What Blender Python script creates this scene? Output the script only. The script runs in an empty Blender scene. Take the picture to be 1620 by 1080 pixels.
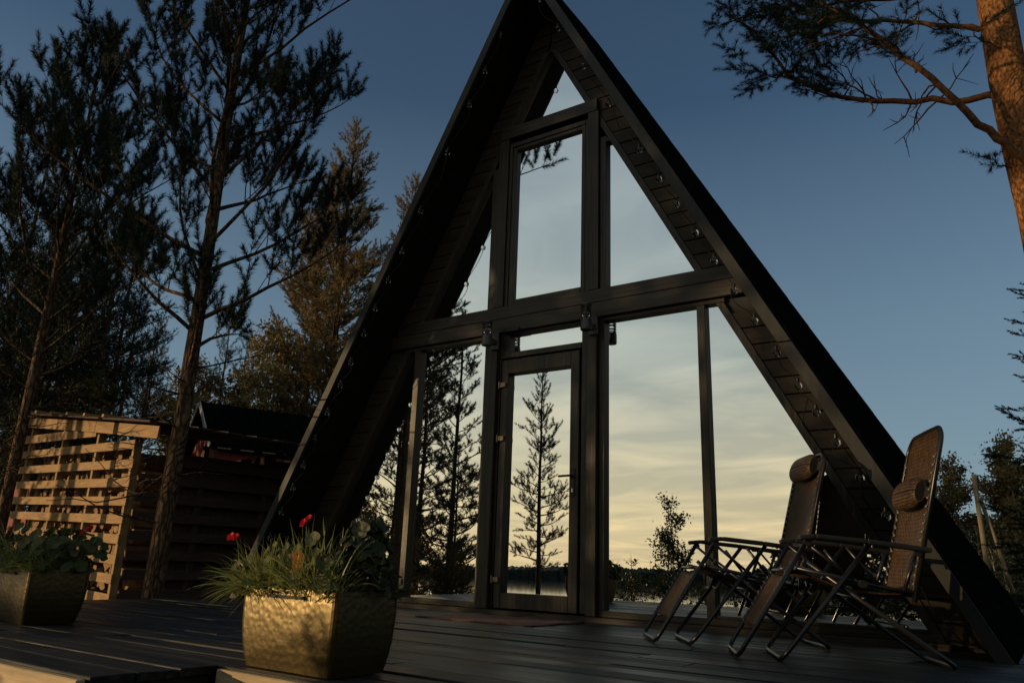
import bpy, math, random
import numpy as np
from mathutils import Vector, Matrix

sc = bpy.context.scene
C = sc.collection

# ---------------------------------------------------------------- camera
cam = bpy.data.objects.new('camera', bpy.data.cameras.new('camera'))
C.objects.link(cam)
sc.camera = cam
cam.data.sensor_width = 36.0
cam.data.lens = 26.861
cam.data.clip_start = 0.05
cam.data.clip_end = 6000
yaw, pitch, roll = -0.6063, 0.2839, 0.0365
F = Vector((math.sin(yaw)*math.cos(pitch), math.cos(yaw)*math.cos(pitch), math.sin(pitch)))
R0 = Vector((math.cos(yaw), -math.sin(yaw), 0))
U0 = R0.cross(F)
Rr = math.cos(roll)*R0 + math.sin(roll)*U0
Ur = -math.sin(roll)*R0 + math.cos(roll)*U0
m = Matrix.Identity(4)
for i in range(3):
    m[i][0], m[i][1], m[i][2] = Rr[i], Ur[i], -F[i]
m[0][3], m[1][3], m[2][3] = 3.7447, -5.9772, 0.4319
cam.matrix_world = m

# ---------------------------------------------------------------- world, sun, exposure
SUN_EL = math.radians(7.0)
SUN_AZ = math.radians(225.6)            # from +Y towards +X
sun_dir = Vector((math.sin(SUN_AZ)*math.cos(SUN_EL), math.cos(SUN_AZ)*math.cos(SUN_EL), math.sin(SUN_EL)))
sc.view_settings.view_transform = 'Standard'
sc.view_settings.look = 'None'
sc.view_settings.gamma = 1.0
sc.view_settings.exposure = -0.25

w = bpy.data.worlds.new('World')
sc.world = w
w.use_nodes = True
nt = w.node_tree
N = nt.nodes
L = nt.links
bg = N['Background']
bg.inputs[1].default_value = 0.085
sky = N.new('ShaderNodeTexSky')
sky.sky_type = 'NISHITA'
sky.sun_disc = False
sky.sun_elevation = SUN_EL
sky.sun_rotation = SUN_AZ
sky.air_density = 1.0
sky.dust_density = 1.0
sky.ozone_density = 1.6
tc = N.new('ShaderNodeTexCoord')
sep = N.new('ShaderNodeSeparateXYZ')
L.new(tc.outputs['Generated'], sep.inputs[0])


def wmath(op, a, b=None, clamp=False):
    n = N.new('ShaderNodeMath')
    n.operation = op
    n.use_clamp = clamp
    for k, v in enumerate((a, b)):
        if v is None:
            continue
        if isinstance(v, (int, float)):
            n.inputs[k].default_value = v
        else:
            L.new(v, n.inputs[k])
    return n.outputs[0]


zc = wmath('MAXIMUM', sep.outputs[2], 0.0)
zz = wmath('ADD', zc, 0.09)
cx_ = wmath('DIVIDE', sep.outputs[0], zz)
cy_ = wmath('DIVIDE', sep.outputs[1], zz)
cmb = N.new('ShaderNodeCombineXYZ')
L.new(cx_, cmb.inputs[0])
L.new(cy_, cmb.inputs[1])
mp = N.new('ShaderNodeMapping')
mp.inputs['Rotation'].default_value = (0, 0, math.radians(28))
mp.inputs['Scale'].default_value = (0.75, 1.35, 1)
L.new(cmb.outputs[0], mp.inputs[0])
cn = N.new('ShaderNodeTexNoise')
cn.inputs['Scale'].default_value = 1.0
cn.inputs['Detail'].default_value = 9
cn.inputs['Roughness'].default_value = 0.56
cn.inputs['Distortion'].default_value = 1.1
L.new(mp.outputs[0], cn.inputs['Vector'])
cr = N.new('ShaderNodeValToRGB')
cr.color_ramp.elements[0].position = 0.40
cr.color_ramp.elements[1].position = 0.68
L.new(cn.outputs[0], cr.inputs[0])
# clouds gather on the sunset side of the sky
dt = N.new('ShaderNodeVectorMath')
dt.operation = 'DOT_PRODUCT'
L.new(tc.outputs['Generated'], dt.inputs[0])
dt.inputs[1].default_value = (0.15, -0.95, 0.12)
side = N.new('ShaderNodeMapRange')
side.inputs[1].default_value = -0.25
side.inputs[2].default_value = 0.7
side.inputs[3].default_value = 0.015
side.inputs[4].default_value = 1.0
L.new(dt.outputs['Value'], side.inputs[0])
cfac = wmath('MULTIPLY', cr.outputs[0], side.outputs[0])
cfac = wmath('MULTIPLY', cfac, 0.75)


def wmix(kind, fac, a, b):
    n = N.new('ShaderNodeMix')
    n.data_type = 'RGBA'
    n.blend_type = kind
    for k, v in ((0, fac), (6, a), (7, b)):
        if isinstance(v, (int, float, tuple)):
            n.inputs[k].default_value = v
        else:
            L.new(v, n.inputs[k])
    return n.outputs[2]


tinted = wmix('MULTIPLY', 1.0, sky.outputs[0], (0.85, 1.06, 1.26, 1))
hz = N.new('ShaderNodeMapRange')
hz.inputs[1].default_value = 0.0
hz.inputs[2].default_value = 0.55
hz.inputs[3].default_value = 0.75
hz.inputs[4].default_value = 0.0
L.new(zc, hz.inputs[0])
tinted = wmix('MIX', hz.outputs[0], tinted, (3.2, 4.6, 5.7, 1))
# the high thin veil on the sunset side: cream low down, pale blue-grey higher up
ccol = N.new('ShaderNodeValToRGB')
els = ccol.color_ramp.elements
els[0].position = 0.0
els[0].color = (0.86, 0.655, 0.35, 1)
els[1].position = 0.80
els[1].color = (0.26, 0.34, 0.40, 1)
for p_, c_ in ((0.07, (0.82, 0.67, 0.39, 1)), (0.15, (0.68, 0.62, 0.44, 1)), (0.26, (0.50, 0.54, 0.48, 1)), (0.42, (0.39, 0.46, 0.48, 1))):
    e = els.new(p_)
    e.color = c_
L.new(zc, ccol.inputs[0])
veilc = wmix('MULTIPLY', 1.0, ccol.outputs[0], (15.0, 15.2, 15.6, 1))
cloudc = wmix('MULTIPLY', 1.0, ccol.outputs[0], (22.0, 21.2, 20.4, 1))
veil = wmath('MULTIPLY', side.outputs[0], 0.78)
base = wmix('MIX', veil, tinted, veilc)
full = wmix('MIX', cfac, base, cloudc)
L.new(full, bg.inputs[0])

sl = bpy.data.lights.new('sun', 'SUN')
sl.energy = 5.0
sl.angle = math.radians(0.5)
sl.color = (1.0, 0.70, 0.36)
so = bpy.data.objects.new('sun', sl)
C.objects.link(so)
so.rotation_euler = sun_dir.to_track_quat('Z', 'Y').to_euler()
so.location = (-20, -20, 20)


# ---------------------------------------------------------------- helpers
class MB:
    """collects geometry, links it as one mesh object"""
    def __init__(self):
        self.v, self.f, self.q, self.t, self.n = [], [], [], [], 0

    def raw(self, verts, quads=None, tris=None, faces=None):
        verts = np.asarray(verts, float).reshape(-1, 3)
        if quads is not None:
            self.q.append(np.asarray(quads, int).reshape(-1, 4) + self.n)
        if tris is not None:
            self.t.append(np.asarray(tris, int).reshape(-1, 3) + self.n)
        if faces is not None:
            for fc in faces:
                self.f.append([i + self.n for i in fc])
        self.v.append(verts)
        self.n += len(verts)

    def box(self, x0, x1, y0, y1, z0, z1):
        v = [(x, y, z) for x in (x0, x1) for y in (y0, y1) for z in (z0, z1)]
        self.raw(v, quads=[(0, 1, 3, 2), (4, 6, 7, 5), (0, 4, 5, 1), (2, 3, 7, 6), (0, 2, 6, 4), (1, 5, 7, 3)])

    def obox(self, c, ax, ay, az, hx, hy, hz):
        c = np.array(c, float)
        a = [np.array(k, float)/np.linalg.norm(k) for k in (ax, ay, az)]
        v = [c + sx*hx*a[0] + sy*hy*a[1] + sz*hz*a[2] for sx in (-1, 1) for sy in (-1, 1) for sz in (-1, 1)]
        self.raw(v, quads=[(0, 1, 3, 2), (4, 6, 7, 5), (0, 4, 5, 1), (2, 3, 7, 6), (0, 2, 6, 4), (1, 5, 7, 3)])

    def bar(self, p, q, wd, th, up=(0, 0, 1)):
        p, q = np.array(p, float), np.array(q, float)
        d = q - p
        ln = np.linalg.norm(d)
        d = d/ln
        s = np.cross(d, up)
        s /= np.linalg.norm(s)
        u = np.cross(s, d)
        self.obox((p + q)/2, d, s, u, ln/2, wd/2, th/2)

    def prism(self, poly, y0, y1):
        """polygon in x,z extruded along y"""
        n = len(poly)
        v = [(x, y0, z) for x, z in poly] + [(x, y1, z) for x, z in poly]
        fs = [list(range(n)), list(range(2*n - 1, n - 1, -1))]
        fs += [[i, i + n, (i + 1) % n + n, (i + 1) % n] for i in range(n)]
        self.raw(v, faces=fs)

    def tube(self, pts, rad, n=6, cap=True):
        pts = np.asarray(pts, float)
        k = len(pts)
        rad = np.full(k, rad, float) if np.isscalar(rad) else np.asarray(rad, float)
        d = np.gradient(pts, axis=0)
        d /= np.linalg.norm(d, axis=1)[:, None] + 1e-12
        a = np.array((0.0, 0, 1)) if abs(d[0][2]) < .9 else np.array((1.0, 0, 0))
        s = np.cross(d[0], a)
        s /= np.linalg.norm(s)
        rings = []
        ang = np.arange(n)*2*math.pi/n
        ca, sa = np.cos(ang)[:, None], np.sin(ang)[:, None]
        for i in range(k):
            s = s - d[i]*(s @ d[i])
            s /= np.linalg.norm(s) + 1e-12
            u = np.cross(d[i], s)
            rings.append(pts[i] + rad[i]*(ca*s + sa*u))
        v = np.concatenate(rings)
        i0 = (np.arange(k - 1)[:, None]*n + np.arange(n)[None]).ravel()
        i1 = (np.arange(k - 1)[:, None]*n + (np.arange(n) + 1)[None] % n).ravel()
        self.raw(v, quads=np.stack([i0, i1, i1 + n, i0 + n], 1))
        if cap:
            self.f.append([self.n - k*n + i for i in range(n)][::-1])
            self.f.append([self.n - n + i for i in range(n)])

    def lathe(self, c, prof, n=20):
        c = np.array(c, float)
        ang = np.arange(n)*2*math.pi/n
        v = np.concatenate([np.stack([c[0] + r*np.cos(ang), c[1] + r*np.sin(ang), np.full(n, c[2] + z)], 1) for r, z in prof])
        k = len(prof)
        i0 = (np.arange(k - 1)[:, None]*n + np.arange(n)[None]).ravel()
        i1 = (np.arange(k - 1)[:, None]*n + (np.arange(n) + 1)[None] % n).ravel()
        base = self.n
        self.raw(v, quads=np.stack([i0, i1, i1 + n, i0 + n], 1))
        self.f.append([base + i for i in range(n)][::-1])
        self.f.append([base + (k - 1)*n + i for i in range(n)])

    def ball(self, c, r, n=8, k=6, sc_=(1, 1, 1)):
        prof = [(max(1e-4, r*math.sin(math.pi*i/k))*sc_[0], -r*math.cos(math.pi*i/k)*sc_[2]) for i in range(k + 1)]
        self.lathe(c, prof, n)

    def build(self, name, mat, parent=None, smooth=False, bevel=0.0, local=False, seg=1):
        me = bpy.data.meshes.new(name)
        v = np.concatenate(self.v) if self.v else np.zeros((0, 3))
        if parent is not None and not local:
            o_ = parent
            off = np.zeros(3)
            while o_ is not None:
                off += np.array(o_.location)
                o_ = o_.parent
            v = v - off
        loops, starts, tot = [], [], 0
        for arr, k in ((self.q, 4), (self.t, 3)):
            if arr:
                a = np.concatenate(arr)
                loops.append(a.ravel())
                starts.append(tot + np.arange(len(a))*k)
                tot += a.size
        if self.f:
            loops.append(np.array([i for fc in self.f for i in fc]))
            ln = np.array([len(fc) for fc in self.f])
            starts.append(tot + np.concatenate([[0], np.cumsum(ln)[:-1]]))
            tot += ln.sum()
        lo = np.concatenate(loops)
        st = np.concatenate(starts)
        me.vertices.add(len(v))
        me.vertices.foreach_set('co', v.ravel())
        me.loops.add(len(lo))
        me.loops.foreach_set('vertex_index', lo.astype(np.int32))
        me.polygons.add(len(st))
        me.polygons.foreach_set('loop_start', st.astype(np.int32))
        me.polygons.foreach_set('use_smooth', np.full(len(st), bool(smooth)))
        me.update(calc_edges=True)
        me.validate()
        me.materials.append(mat)
        o = bpy.data.objects.new(name, me)
        C.objects.link(o)
        if parent is not None:
            o.parent = parent
        if bevel:
            md = o.modifiers.new('bevel', 'BEVEL')
            md.width = bevel
            md.segments = seg
            md.limit_method = 'ANGLE'
        return o


def thing(name, label, cat, loc=(0, 0, 0), group=None, rz=0.0):
    o = bpy.data.objects.new(name, None)
    C.objects.link(o)
    o.location = loc
    o.rotation_euler = (0, 0, rz)
    o['label'] = label
    o['category'] = cat
    if group:
        o['group'] = group
    return o


def tag(o, label, cat, group=None):
    o['label'] = label
    o['category'] = cat
    if group:
        o['group'] = group
    return o


def dup(root, loc, rz, scale=1.0, label=None, group=None):
    r = root.copy()
    C.objects.link(r)
    r.location = loc
    r.rotation_euler = (0, 0, rz)
    r.scale = (scale, scale, scale)
    if label:
        r['label'] = label
    if group:
        r['group'] = group
    for ch in list(root.children):
        c = ch.copy()
        C.objects.link(c)
        c.parent = r
        for g in list(ch.children):
            d = g.copy()
            C.objects.link(d)
            d.parent = c
    return r


# ---------------------------------------------------------------- materials
def mat(name, col, col2=None, rough=0.6, scale=(1, 1, 1), noise=6.0, bump=0.0, bnoise=None, metal=0.0, spec=0.5,
        detail=6, lo=0.35, hi=0.65, trans=0.0, bdist=0.01, coat=0.0):
    mt = bpy.data.materials.new(name)
    mt.use_nodes = True
    t = mt.node_tree
    n, l = t.nodes, t.links
    b = n['Principled BSDF']
    b.inputs['Roughness'].default_value = rough
    b.inputs['Metallic'].default_value = metal
    b.inputs['Specular IOR Level'].default_value = spec
    if coat:
        b.inputs['Coat Weight'].default_value = coat
    co = n.new('ShaderNodeTexCoord')
    mpn = n.new('ShaderNodeMapping')
    mpn.inputs['Scale'].default_value = scale
    l.new(co.outputs['Object'], mpn.inputs[0])
    nz = n.new('ShaderNodeTexNoise')
    nz.inputs['Scale'].default_value = noise
    nz.inputs['Detail'].default_value = detail
    nz.inputs['Roughness'].default_value = 0.6
    l.new(mpn.outputs[0], nz.inputs['Vector'])
    if col2 is None:
        col2 = tuple(c*1.3 for c in col)
    rp = n.new('ShaderNodeValToRGB')
    rp.color_ramp.elements[0].position = lo
    rp.color_ramp.elements[1].position = hi
    rp.color_ramp.elements[0].color = (*col, 1)
    rp.color_ramp.elements[1].color = (*col2, 1)
    l.new(nz.outputs[0], rp.inputs[0])
    l.new(rp.outputs[0], b.inputs['Base Color'])
    if bump:
        bn = nz
        if bnoise:
            bn = n.new('ShaderNodeTexNoise')
            bn.inputs['Scale'].default_value = bnoise
            bn.inputs['Detail'].default_value = 5
            l.new(mpn.outputs[0], bn.inputs['Vector'])
        bp = n.new('ShaderNodeBump')
        bp.inputs['Strength'].default_value = bump
        bp.inputs['Distance'].default_value = bdist
        l.new(bn.outputs[0], bp.inputs['Height'])
        l.new(bp.outputs[0], b.inputs['Normal'])
    if trans:
        tr = n.new('ShaderNodeBsdfTranslucent')
        l.new(rp.outputs[0], tr.inputs[0])
        mx = n.new('ShaderNodeMixShader')
        mx.inputs[0].default_value = trans
        l.new(b.outputs[0], mx.inputs[1])
        l.new(tr.outputs[0], mx.inputs[2])
        l.new(mx.outputs[0], n['Material Output'].inputs[0])
    return mt


GX, GY, GZ = (0.7, 14, 14), (14, 0.7, 14), (14, 14, 0.7)
M = {}
for ax, s_ in (('x', GX), ('y', GY), ('z', GZ)):
    M['stain_' + ax] = mat('stained_wood_' + ax, (0.006, 0.0048, 0.0032), (0.040, 0.0285, 0.0155), 0.48, s_, 3.0, 0.8, bdist=0.005, lo=.32, hi=.72, spec=0.26)
    M['clad_' + ax] = mat('cladding_wood_' + ax, (0.0095, 0.0074, 0.0045), (0.036, 0.026, 0.014), 0.6, s_, 3.0, 0.35, bdist=0.004, lo=.3, hi=.75, spec=0.2)
    M['pallet_' + ax] = mat('pallet_wood_' + ax, (0.150, 0.078, 0.024), (0.30, 0.172, 0.060), 0.8, s_, 2.2, 0.3, bdist=0.004, lo=.3, hi=.75)
    M['dark_' + ax] = mat('dark_shaded_wood_' + ax, (0.022, 0.010, 0.007), (0.048, 0.022, 0.014), 0.9, s_, 2.5, 0.3, bdist=0.004)  # darker wood, shade of the shed's side put into the colour
M['deck'] = mat('weathered_deck_wood', (0.0025, 0.0027, 0.0027), (0.032, 0.030, 0.026), 0.5, (0.22, 7, 7), 3.0, 1.0, bdist=0.010, lo=.40, hi=.66, spec=0.24)
_t = M['deck'].node_tree
_b = _t.nodes['Principled BSDF']
_co = _t.nodes.new('ShaderNodeTexCoord')
_sn = _t.nodes.new('ShaderNodeVectorMath')
_sn.operation = 'SNAP'
_sn.inputs[1].default_value = (3.1, 0.1935, 50)
_t.links.new(_co.outputs['Object'], _sn.inputs[0])
_wn = _t.nodes.new('ShaderNodeTexWhiteNoise')
_t.links.new(_sn.outputs[0], _wn.inputs['Vector'])
_mr = _t.nodes.new('ShaderNodeMapRange')
_mr.inputs[3].default_value = 0.35
_mr.inputs[4].default_value = 1.05
_t.links.new(_wn.outputs['Value'], _mr.inputs[0])
_mx = _t.nodes.new('ShaderNodeMix')
_mx.data_type = 'RGBA'
_mx.blend_type = 'MULTIPLY'
_mx.inputs[0].default_value = 1.0
_src = _b.inputs['Base Color'].links[0].from_socket
_t.links.new(_src, _mx.inputs[6])
_t.links.new(_mr.outputs[0], _mx.inputs[7])
_t.links.new(_mx.outputs[2], _b.inputs['Base Color'])
_m2 = _t.nodes.new('ShaderNodeMapRange')
_m2.inputs[3].default_value = 0.40
_m2.inputs[4].default_value = 0.62
_t.links.new(_wn.outputs['Value'], _m2.inputs[0])
_t.links.new(_m2.outputs[0], _b.inputs['Roughness'])
M['raw_x'] = mat('raw_edge_wood', (0.20, 0.135, 0.065), (0.40, 0.28, 0.14), 0.7, GX, 2.5, 0.3, bdist=0.004)
M['raw_y'] = mat('raw_edge_wood_b', (0.20, 0.135, 0.065), (0.40, 0.28, 0.14), 0.7, GY, 2.5, 0.3, bdist=0.004)
M['black'] = mat('black_void', (0.006, 0.006, 0.006), (0.010, 0.010, 0.010), 0.8)
M['soffit'] = mat('soffit_dark_paint', (0.004, 0.0036, 0.003), (0.008, 0.007, 0.006), 0.9, GY, 2.5, 0.3, spec=0.1)
M['roof'] = mat('black_roofing', (0.0022, 0.0022, 0.0022), (0.005, 0.005, 0.005), 1.0, (1, 1, 1), 30, 0.6, bdist=0.01, spec=0.0)
M['barge'] = mat('barge_board_paint', (0.011, 0.0115, 0.011), (0.026, 0.025, 0.022), 0.6, GZ, 2.0, 0.25, bdist=0.003, lo=.25, hi=.8, spec=0.2)
M['tube'] = mat('black_steel_tube', (0.005, 0.005, 0.005), (0.009, 0.009, 0.009), 0.3, spec=0.32)
M['plastic'] = mat('black_plastic', (0.006, 0.006, 0.006), (0.010, 0.010, 0.010), 0.5, spec=0.25)
M['lampmetal'] = mat('lamp_metal', (0.022, 0.020, 0.018), (0.034, 0.031, 0.028), 0.5)
M['steel'] = mat('brushed_steel', (0.30, 0.29, 0.27), (0.40, 0.38, 0.35), 0.3, metal=1.0)
M['hinge'] = mat('bronze_hinge', (0.09, 0.065, 0.045), (0.14, 0.10, 0.07), 0.4, metal=0.6)
M['cord'] = mat('pale_cord', (0.12, 0.115, 0.10), (0.18, 0.17, 0.16), 0.4)
M['wire'] = mat('black_wire', (0.006, 0.006, 0.006), (0.01, 0.01, 0.01), 0.6, spec=0.15)
M['mat'] = mat('red_door_mat', (0.030, 0.012, 0.009), (0.10, 0.032, 0.022), 0.95, (1, 1, 1), 26, 0.6, bdist=0.01)
M['soil'] = mat('dark_soil', (0.02, 0.014, 0.009), (0.045, 0.03, 0.02), 0.95, noise=30, bump=0.8)
M['ground'] = mat('forest_ground', (0.020, 0.019, 0.010), (0.055, 0.048, 0.025), 0.95, noise=1.6, bump=0.8, bnoise=9, bdist=0.05)


def bark_mat(name, dark, col, col2, sc3, scale, crack=0.35, spec=0.12):
    mt = bpy.data.materials.new(name)
    mt.use_nodes = True
    t = mt.node_tree
    n, l = t.nodes, t.links
    b = n['Principled BSDF']
    b.inputs['Roughness'].default_value = 0.92
    b.inputs['Specular IOR Level'].default_value = spec
    co = n.new('ShaderNodeTexCoord')
    mpn = n.new('ShaderNodeMapping')
    mpn.inputs['Scale'].default_value = sc3
    l.new(co.outputs['Object'], mpn.inputs[0])
    wn = n.new('ShaderNodeTexNoise')
    wn.inputs['Scale'].default_value = 2.0
    wn.inputs['Detail'].default_value = 4
    l.new(mpn.outputs[0], wn.inputs['Vector'])
    va = n.new('ShaderNodeMix')
    va.data_type = 'RGBA'
    va.inputs[0].default_value = 0.40
    l.new(mpn.outputs[0], va.inputs[6])
    l.new(wn.outputs['Color'], va.inputs[7])
    vo = n.new('ShaderNodeTexVoronoi')
    vo.feature = 'DISTANCE_TO_EDGE'
    vo.inputs['Scale'].default_value = scale
    l.new(va.outputs[2], vo.inputs['Vector'])
    cr_ = n.new('ShaderNodeValToRGB')
    cr_.color_ramp.elements[0].position = 0.02
    cr_.color_ramp.elements[1].position = 0.22
    cr_.color_ramp.elements[0].color = (crack, crack, crack, 1)
    l.new(vo.outputs['Distance'], cr_.inputs[0])
    nz = n.new('ShaderNodeTexNoise')
    nz.inputs['Scale'].default_value = scale*1.7
    nz.inputs['Detail'].default_value = 7
    l.new(mpn.outputs[0], nz.inputs['Vector'])
    rp = n.new('ShaderNodeValToRGB')
    rp.color_ramp.elements[0].position = .35
    rp.color_ramp.elements[1].position = .65
    rp.color_ramp.elements[0].color = (*col, 1)
    rp.color_ramp.elements[1].color = (*col2, 1)
    l.new(nz.outputs[0], rp.inputs[0])
    mx = n.new('ShaderNodeMix')
    mx.data_type = 'RGBA'
    l.new(cr_.outputs[0], mx.inputs[0])
    mx.inputs[6].default_value = (*dark, 1)
    l.new(rp.outputs[0], mx.inputs[7])
    l.new(mx.outputs[2], b.inputs['Base Color'])
    hm = n.new('ShaderNodeMath')
    hm.operation = 'MULTIPLY_ADD'
    l.new(nz.outputs[0], hm.inputs[0])
    hm.inputs[1].default_value = 0.6
    l.new(cr_.outputs[0], hm.inputs[2])
    bp = n.new('ShaderNodeBump')
    bp.inputs['Strength'].default_value = 1.0
    bp.inputs['Distance'].default_value = 0.02
    l.new(hm.outputs[0], bp.inputs['Height'])
    l.new(bp.outputs[0], b.inputs['Normal'])
    return mt


M['bark'] = bark_mat('pine_bark', (0.010, 0.007, 0.005), (0.045, 0.028, 0.016), (0.15, 0.088, 0.046), (1, 1, .34), 27, .25)
M['bark_red'] = bark_mat('orange_pine_bark', (0.020, 0.009, 0.004), (0.085, 0.035, 0.012), (0.30, 0.135, 0.048), (1, 1, .6), 24, .55)
M['limb'] = mat('dark_limb_bark', (0.030, 0.016, 0.009), (0.11, 0.052, 0.024), 0.9, (9, 9, 9), 1.5, 1.0, bdist=0.02, lo=.38, hi=.64, spec=0.15)
M['twig'] = mat('dead_twig', (0.10, 0.085, 0.07), (0.17, 0.15, 0.12), 0.9)
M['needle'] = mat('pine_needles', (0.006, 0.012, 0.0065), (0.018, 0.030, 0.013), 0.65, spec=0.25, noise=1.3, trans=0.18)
M['needle_sunlit'] = mat('sunlit_pine_needles', (0.078, 0.056, 0.017), (0.180, 0.118, 0.036), 0.6, noise=1.0, trans=0.25)  # lighter copy of the needle colour with warm sunlight put in
M['leaf'] = mat('birch_leaves', (0.070, 0.058, 0.014), (0.19, 0.130, 0.034), 0.6, noise=2.0, trans=0.35)  # gold of the low sun put into the leaf colour
M['leaf_green'] = mat('shrub_leaves', (0.012, 0.019, 0.003), (0.040, 0.044, 0.008), 0.65, noise=2.0, trans=0.3)
M['birchbark'] = mat('grey_birch_bark', (0.10, 0.085, 0.07), (0.22, 0.19, 0.16), 0.9, noise=8, bump=0.5)
M['grass'] = mat('grass_blades', (0.10, 0.125, 0.026), (0.24, 0.24, 0.070), 0.5, noise=9, trans=0.35)
M['begonia'] = mat('begonia_leaves', (0.022, 0.032, 0.003), (0.070, 0.080, 0.008), 0.7, noise=12, bump=0.4, trans=0.3)
M['petal'] = mat('red_petals', (0.38, 0.006, 0.012), (0.60, 0.018, 0.022), 0.5, noise=30, trans=0.35)
M['orange'] = mat('orange_withered_leaf', (0.55, 0.23, 0.045), (0.80, 0.42, 0.10), 0.55, noise=25, bump=0.5, trans=0.5)
M['redpaint'] = mat('falu_red_paint', (0.11, 0.014, 0.009), (0.17, 0.024, 0.014), 0.8, GZ, 3, 0.3)
M['whitetrim'] = mat('white_trim', (0.30, 0.28, 0.25), (0.42, 0.40, 0.36), 0.7)
M['log_end'] = mat('split_log', (0.11, 0.058, 0.022), (0.30, 0.175, 0.070), 0.9, noise=9, bump=0.5, lo=.35, hi=.7)
M['pole'] = mat('grey_bare_pole', (0.07, 0.054, 0.030), (0.15, 0.115, 0.065), 0.9, (10, 10, 1), 2, 0.6)
M['hill'] = mat('far_forest', (0.012, 0.018, 0.011), (0.030, 0.036, 0.020), 0.95, (1, 1, 1), 0.08)


def weave_mat():
    mt = bpy.data.materials.new('brown_woven_sling')
    mt.use_nodes = True
    t = mt.node_tree
    n, l = t.nodes, t.links
    b = n['Principled BSDF']
    b.inputs['Roughness'].default_value = 0.55
    b.inputs['Specular IOR Level'].default_value = 0.25
    uv = n.new('ShaderNodeTexCoord')
    sp_ = n.new('ShaderNodeSeparateXYZ')
    l.new(uv.outputs['UV'], sp_.inputs[0])
    cb = n.new('ShaderNodeCombineXYZ')
    l.new(sp_.outputs[1], cb.inputs[0])
    l.new(sp_.outputs[0], cb.inputs[1])
    br = n.new('ShaderNodeTexBrick')
    br.inputs['Scale'].default_value = 1.0
    br.inputs['Brick Width'].default_value = 0.046
    br.inputs['Row Height'].default_value = 0.018
    br.inputs['Mortar Size'].default_value = 0.0036
    br.inputs['Mortar Smooth'].default_value = 0.6
    br.inputs['Color1'].default_value = (0.062, 0.029, 0.008, 1)
    br.inputs['Color2'].default_value = (0.030, 0.0135, 0.004, 1)
    br.inputs['Mortar'].default_value = (0.006, 0.004, 0.003, 1)
    l.new(cb.outputs[0], br.inputs['Vector'])
    l.new(br.outputs['Color'], b.inputs['Base Color'])
    bp = n.new('ShaderNodeBump')
    bp.inputs['Strength'].default_value = 0.8
    bp.inputs['Distance'].default_value = 0.004
    bp.invert = True
    l.new(br.outputs['Fac'], bp.inputs['Height'])
    l.new(bp.outputs[0], b.inputs['Normal'])
    return mt


M['weave'] = weave_mat()


def glass_mat():
    mt = bpy.data.materials.new('coated_window_glass')
    mt.use_nodes = True
    t = mt.node_tree
    n, l = t.nodes, t.links
    n.remove(n['Principled BSDF'])
    g = n.new('ShaderNodeBsdfGlossy')
    g.inputs['Color'].default_value = (0.82, 0.84, 0.83, 1)
    g.inputs['Roughness'].default_value = 0.0
    d = n.new('ShaderNodeBsdfDiffuse')
    d.inputs['Color'].default_value = (0.012, 0.012, 0.011, 1)
    mx = n.new('ShaderNodeMixShader')
    mx.inputs[0].default_value = 0.85
    l.new(d.outputs[0], mx.inputs[1])
    l.new(g.outputs[0], mx.inputs[2])
    co = n.new('ShaderNodeTexCoord')
    nz = n.new('ShaderNodeTexNoise')
    nz.inputs['Scale'].default_value = 0.9
    nz.inputs['Detail'].default_value = 1
    l.new(co.outputs['Object'], nz.inputs['Vector'])
    bp = n.new('ShaderNodeBump')
    bp.inputs['Strength'].default_value = 0.25
    bp.inputs['Distance'].default_value = 0.006
    l.new(nz.outputs[0], bp.inputs['Height'])
    l.new(bp.outputs[0], g.inputs['Normal'])
    l.new(mx.outputs[0], n['Material Output'].inputs[0])
    return mt


M['glass'] = glass_mat()


def clear_glass():
    mt = bpy.data.materials.new('clear_bulb_glass')
    mt.use_nodes = True
    b = mt.node_tree.nodes['Principled BSDF']
    b.inputs['Base Color'].default_value = (0.9, 0.9, 0.88, 1)
    b.inputs['Roughness'].default_value = 0.02
    b.inputs['Transmission Weight'].default_value = 1.0
    b.inputs['IOR'].default_value = 1.3
    return mt


M['bulb'] = clear_glass()


def hammered():
    mt = bpy.data.materials.new('hammered_bronze_plastic')
    mt.use_nodes = True
    t = mt.node_tree
    n, l = t.nodes, t.links
    b = n['Principled BSDF']
    b.inputs['Base Color'].default_value = (0.016, 0.0105, 0.0035, 1)
    b.inputs['Metallic'].default_value = 0.0
    b.inputs['Specular IOR Level'].default_value = 0.9
    b.inputs['Specular Tint'].default_value = (1.0, 0.74, 0.32, 1)
    b.inputs['Roughness'].default_value = 0.46
    co = n.new('ShaderNodeTexCoord')
    vo = n.new('ShaderNodeTexVoronoi')
    vo.feature = 'SMOOTH_F1'
    vo.inputs['Smoothness'].default_value = 0.6
    vo.inputs['Scale'].default_value = 42
    l.new(co.outputs['Object'], vo.inputs['Vector'])
    bp = n.new('ShaderNodeBump')
    bp.inputs['Strength'].default_value = 0.20
    bp.inputs['Distance'].default_value = 0.006
    l.new(vo.outputs['Distance'], bp.inputs['Height'])
    nz = n.new('ShaderNodeTexNoise')
    nz.inputs['Scale'].default_value = 7
    l.new(co.outputs['Object'], nz.inputs['Vector'])
    mr = n.new('ShaderNodeMapRange')
    mr.inputs[3].default_value = 0.31
    mr.inputs[4].default_value = 0.39
    l.new(nz.outputs[0], mr.inputs[0])
    l.new(mr.outputs[0], b.inputs['Roughness'])
    l.new(bp.outputs[0], b.inputs['Normal'])
    return mt


M['hammered'] = hammered()


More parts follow.
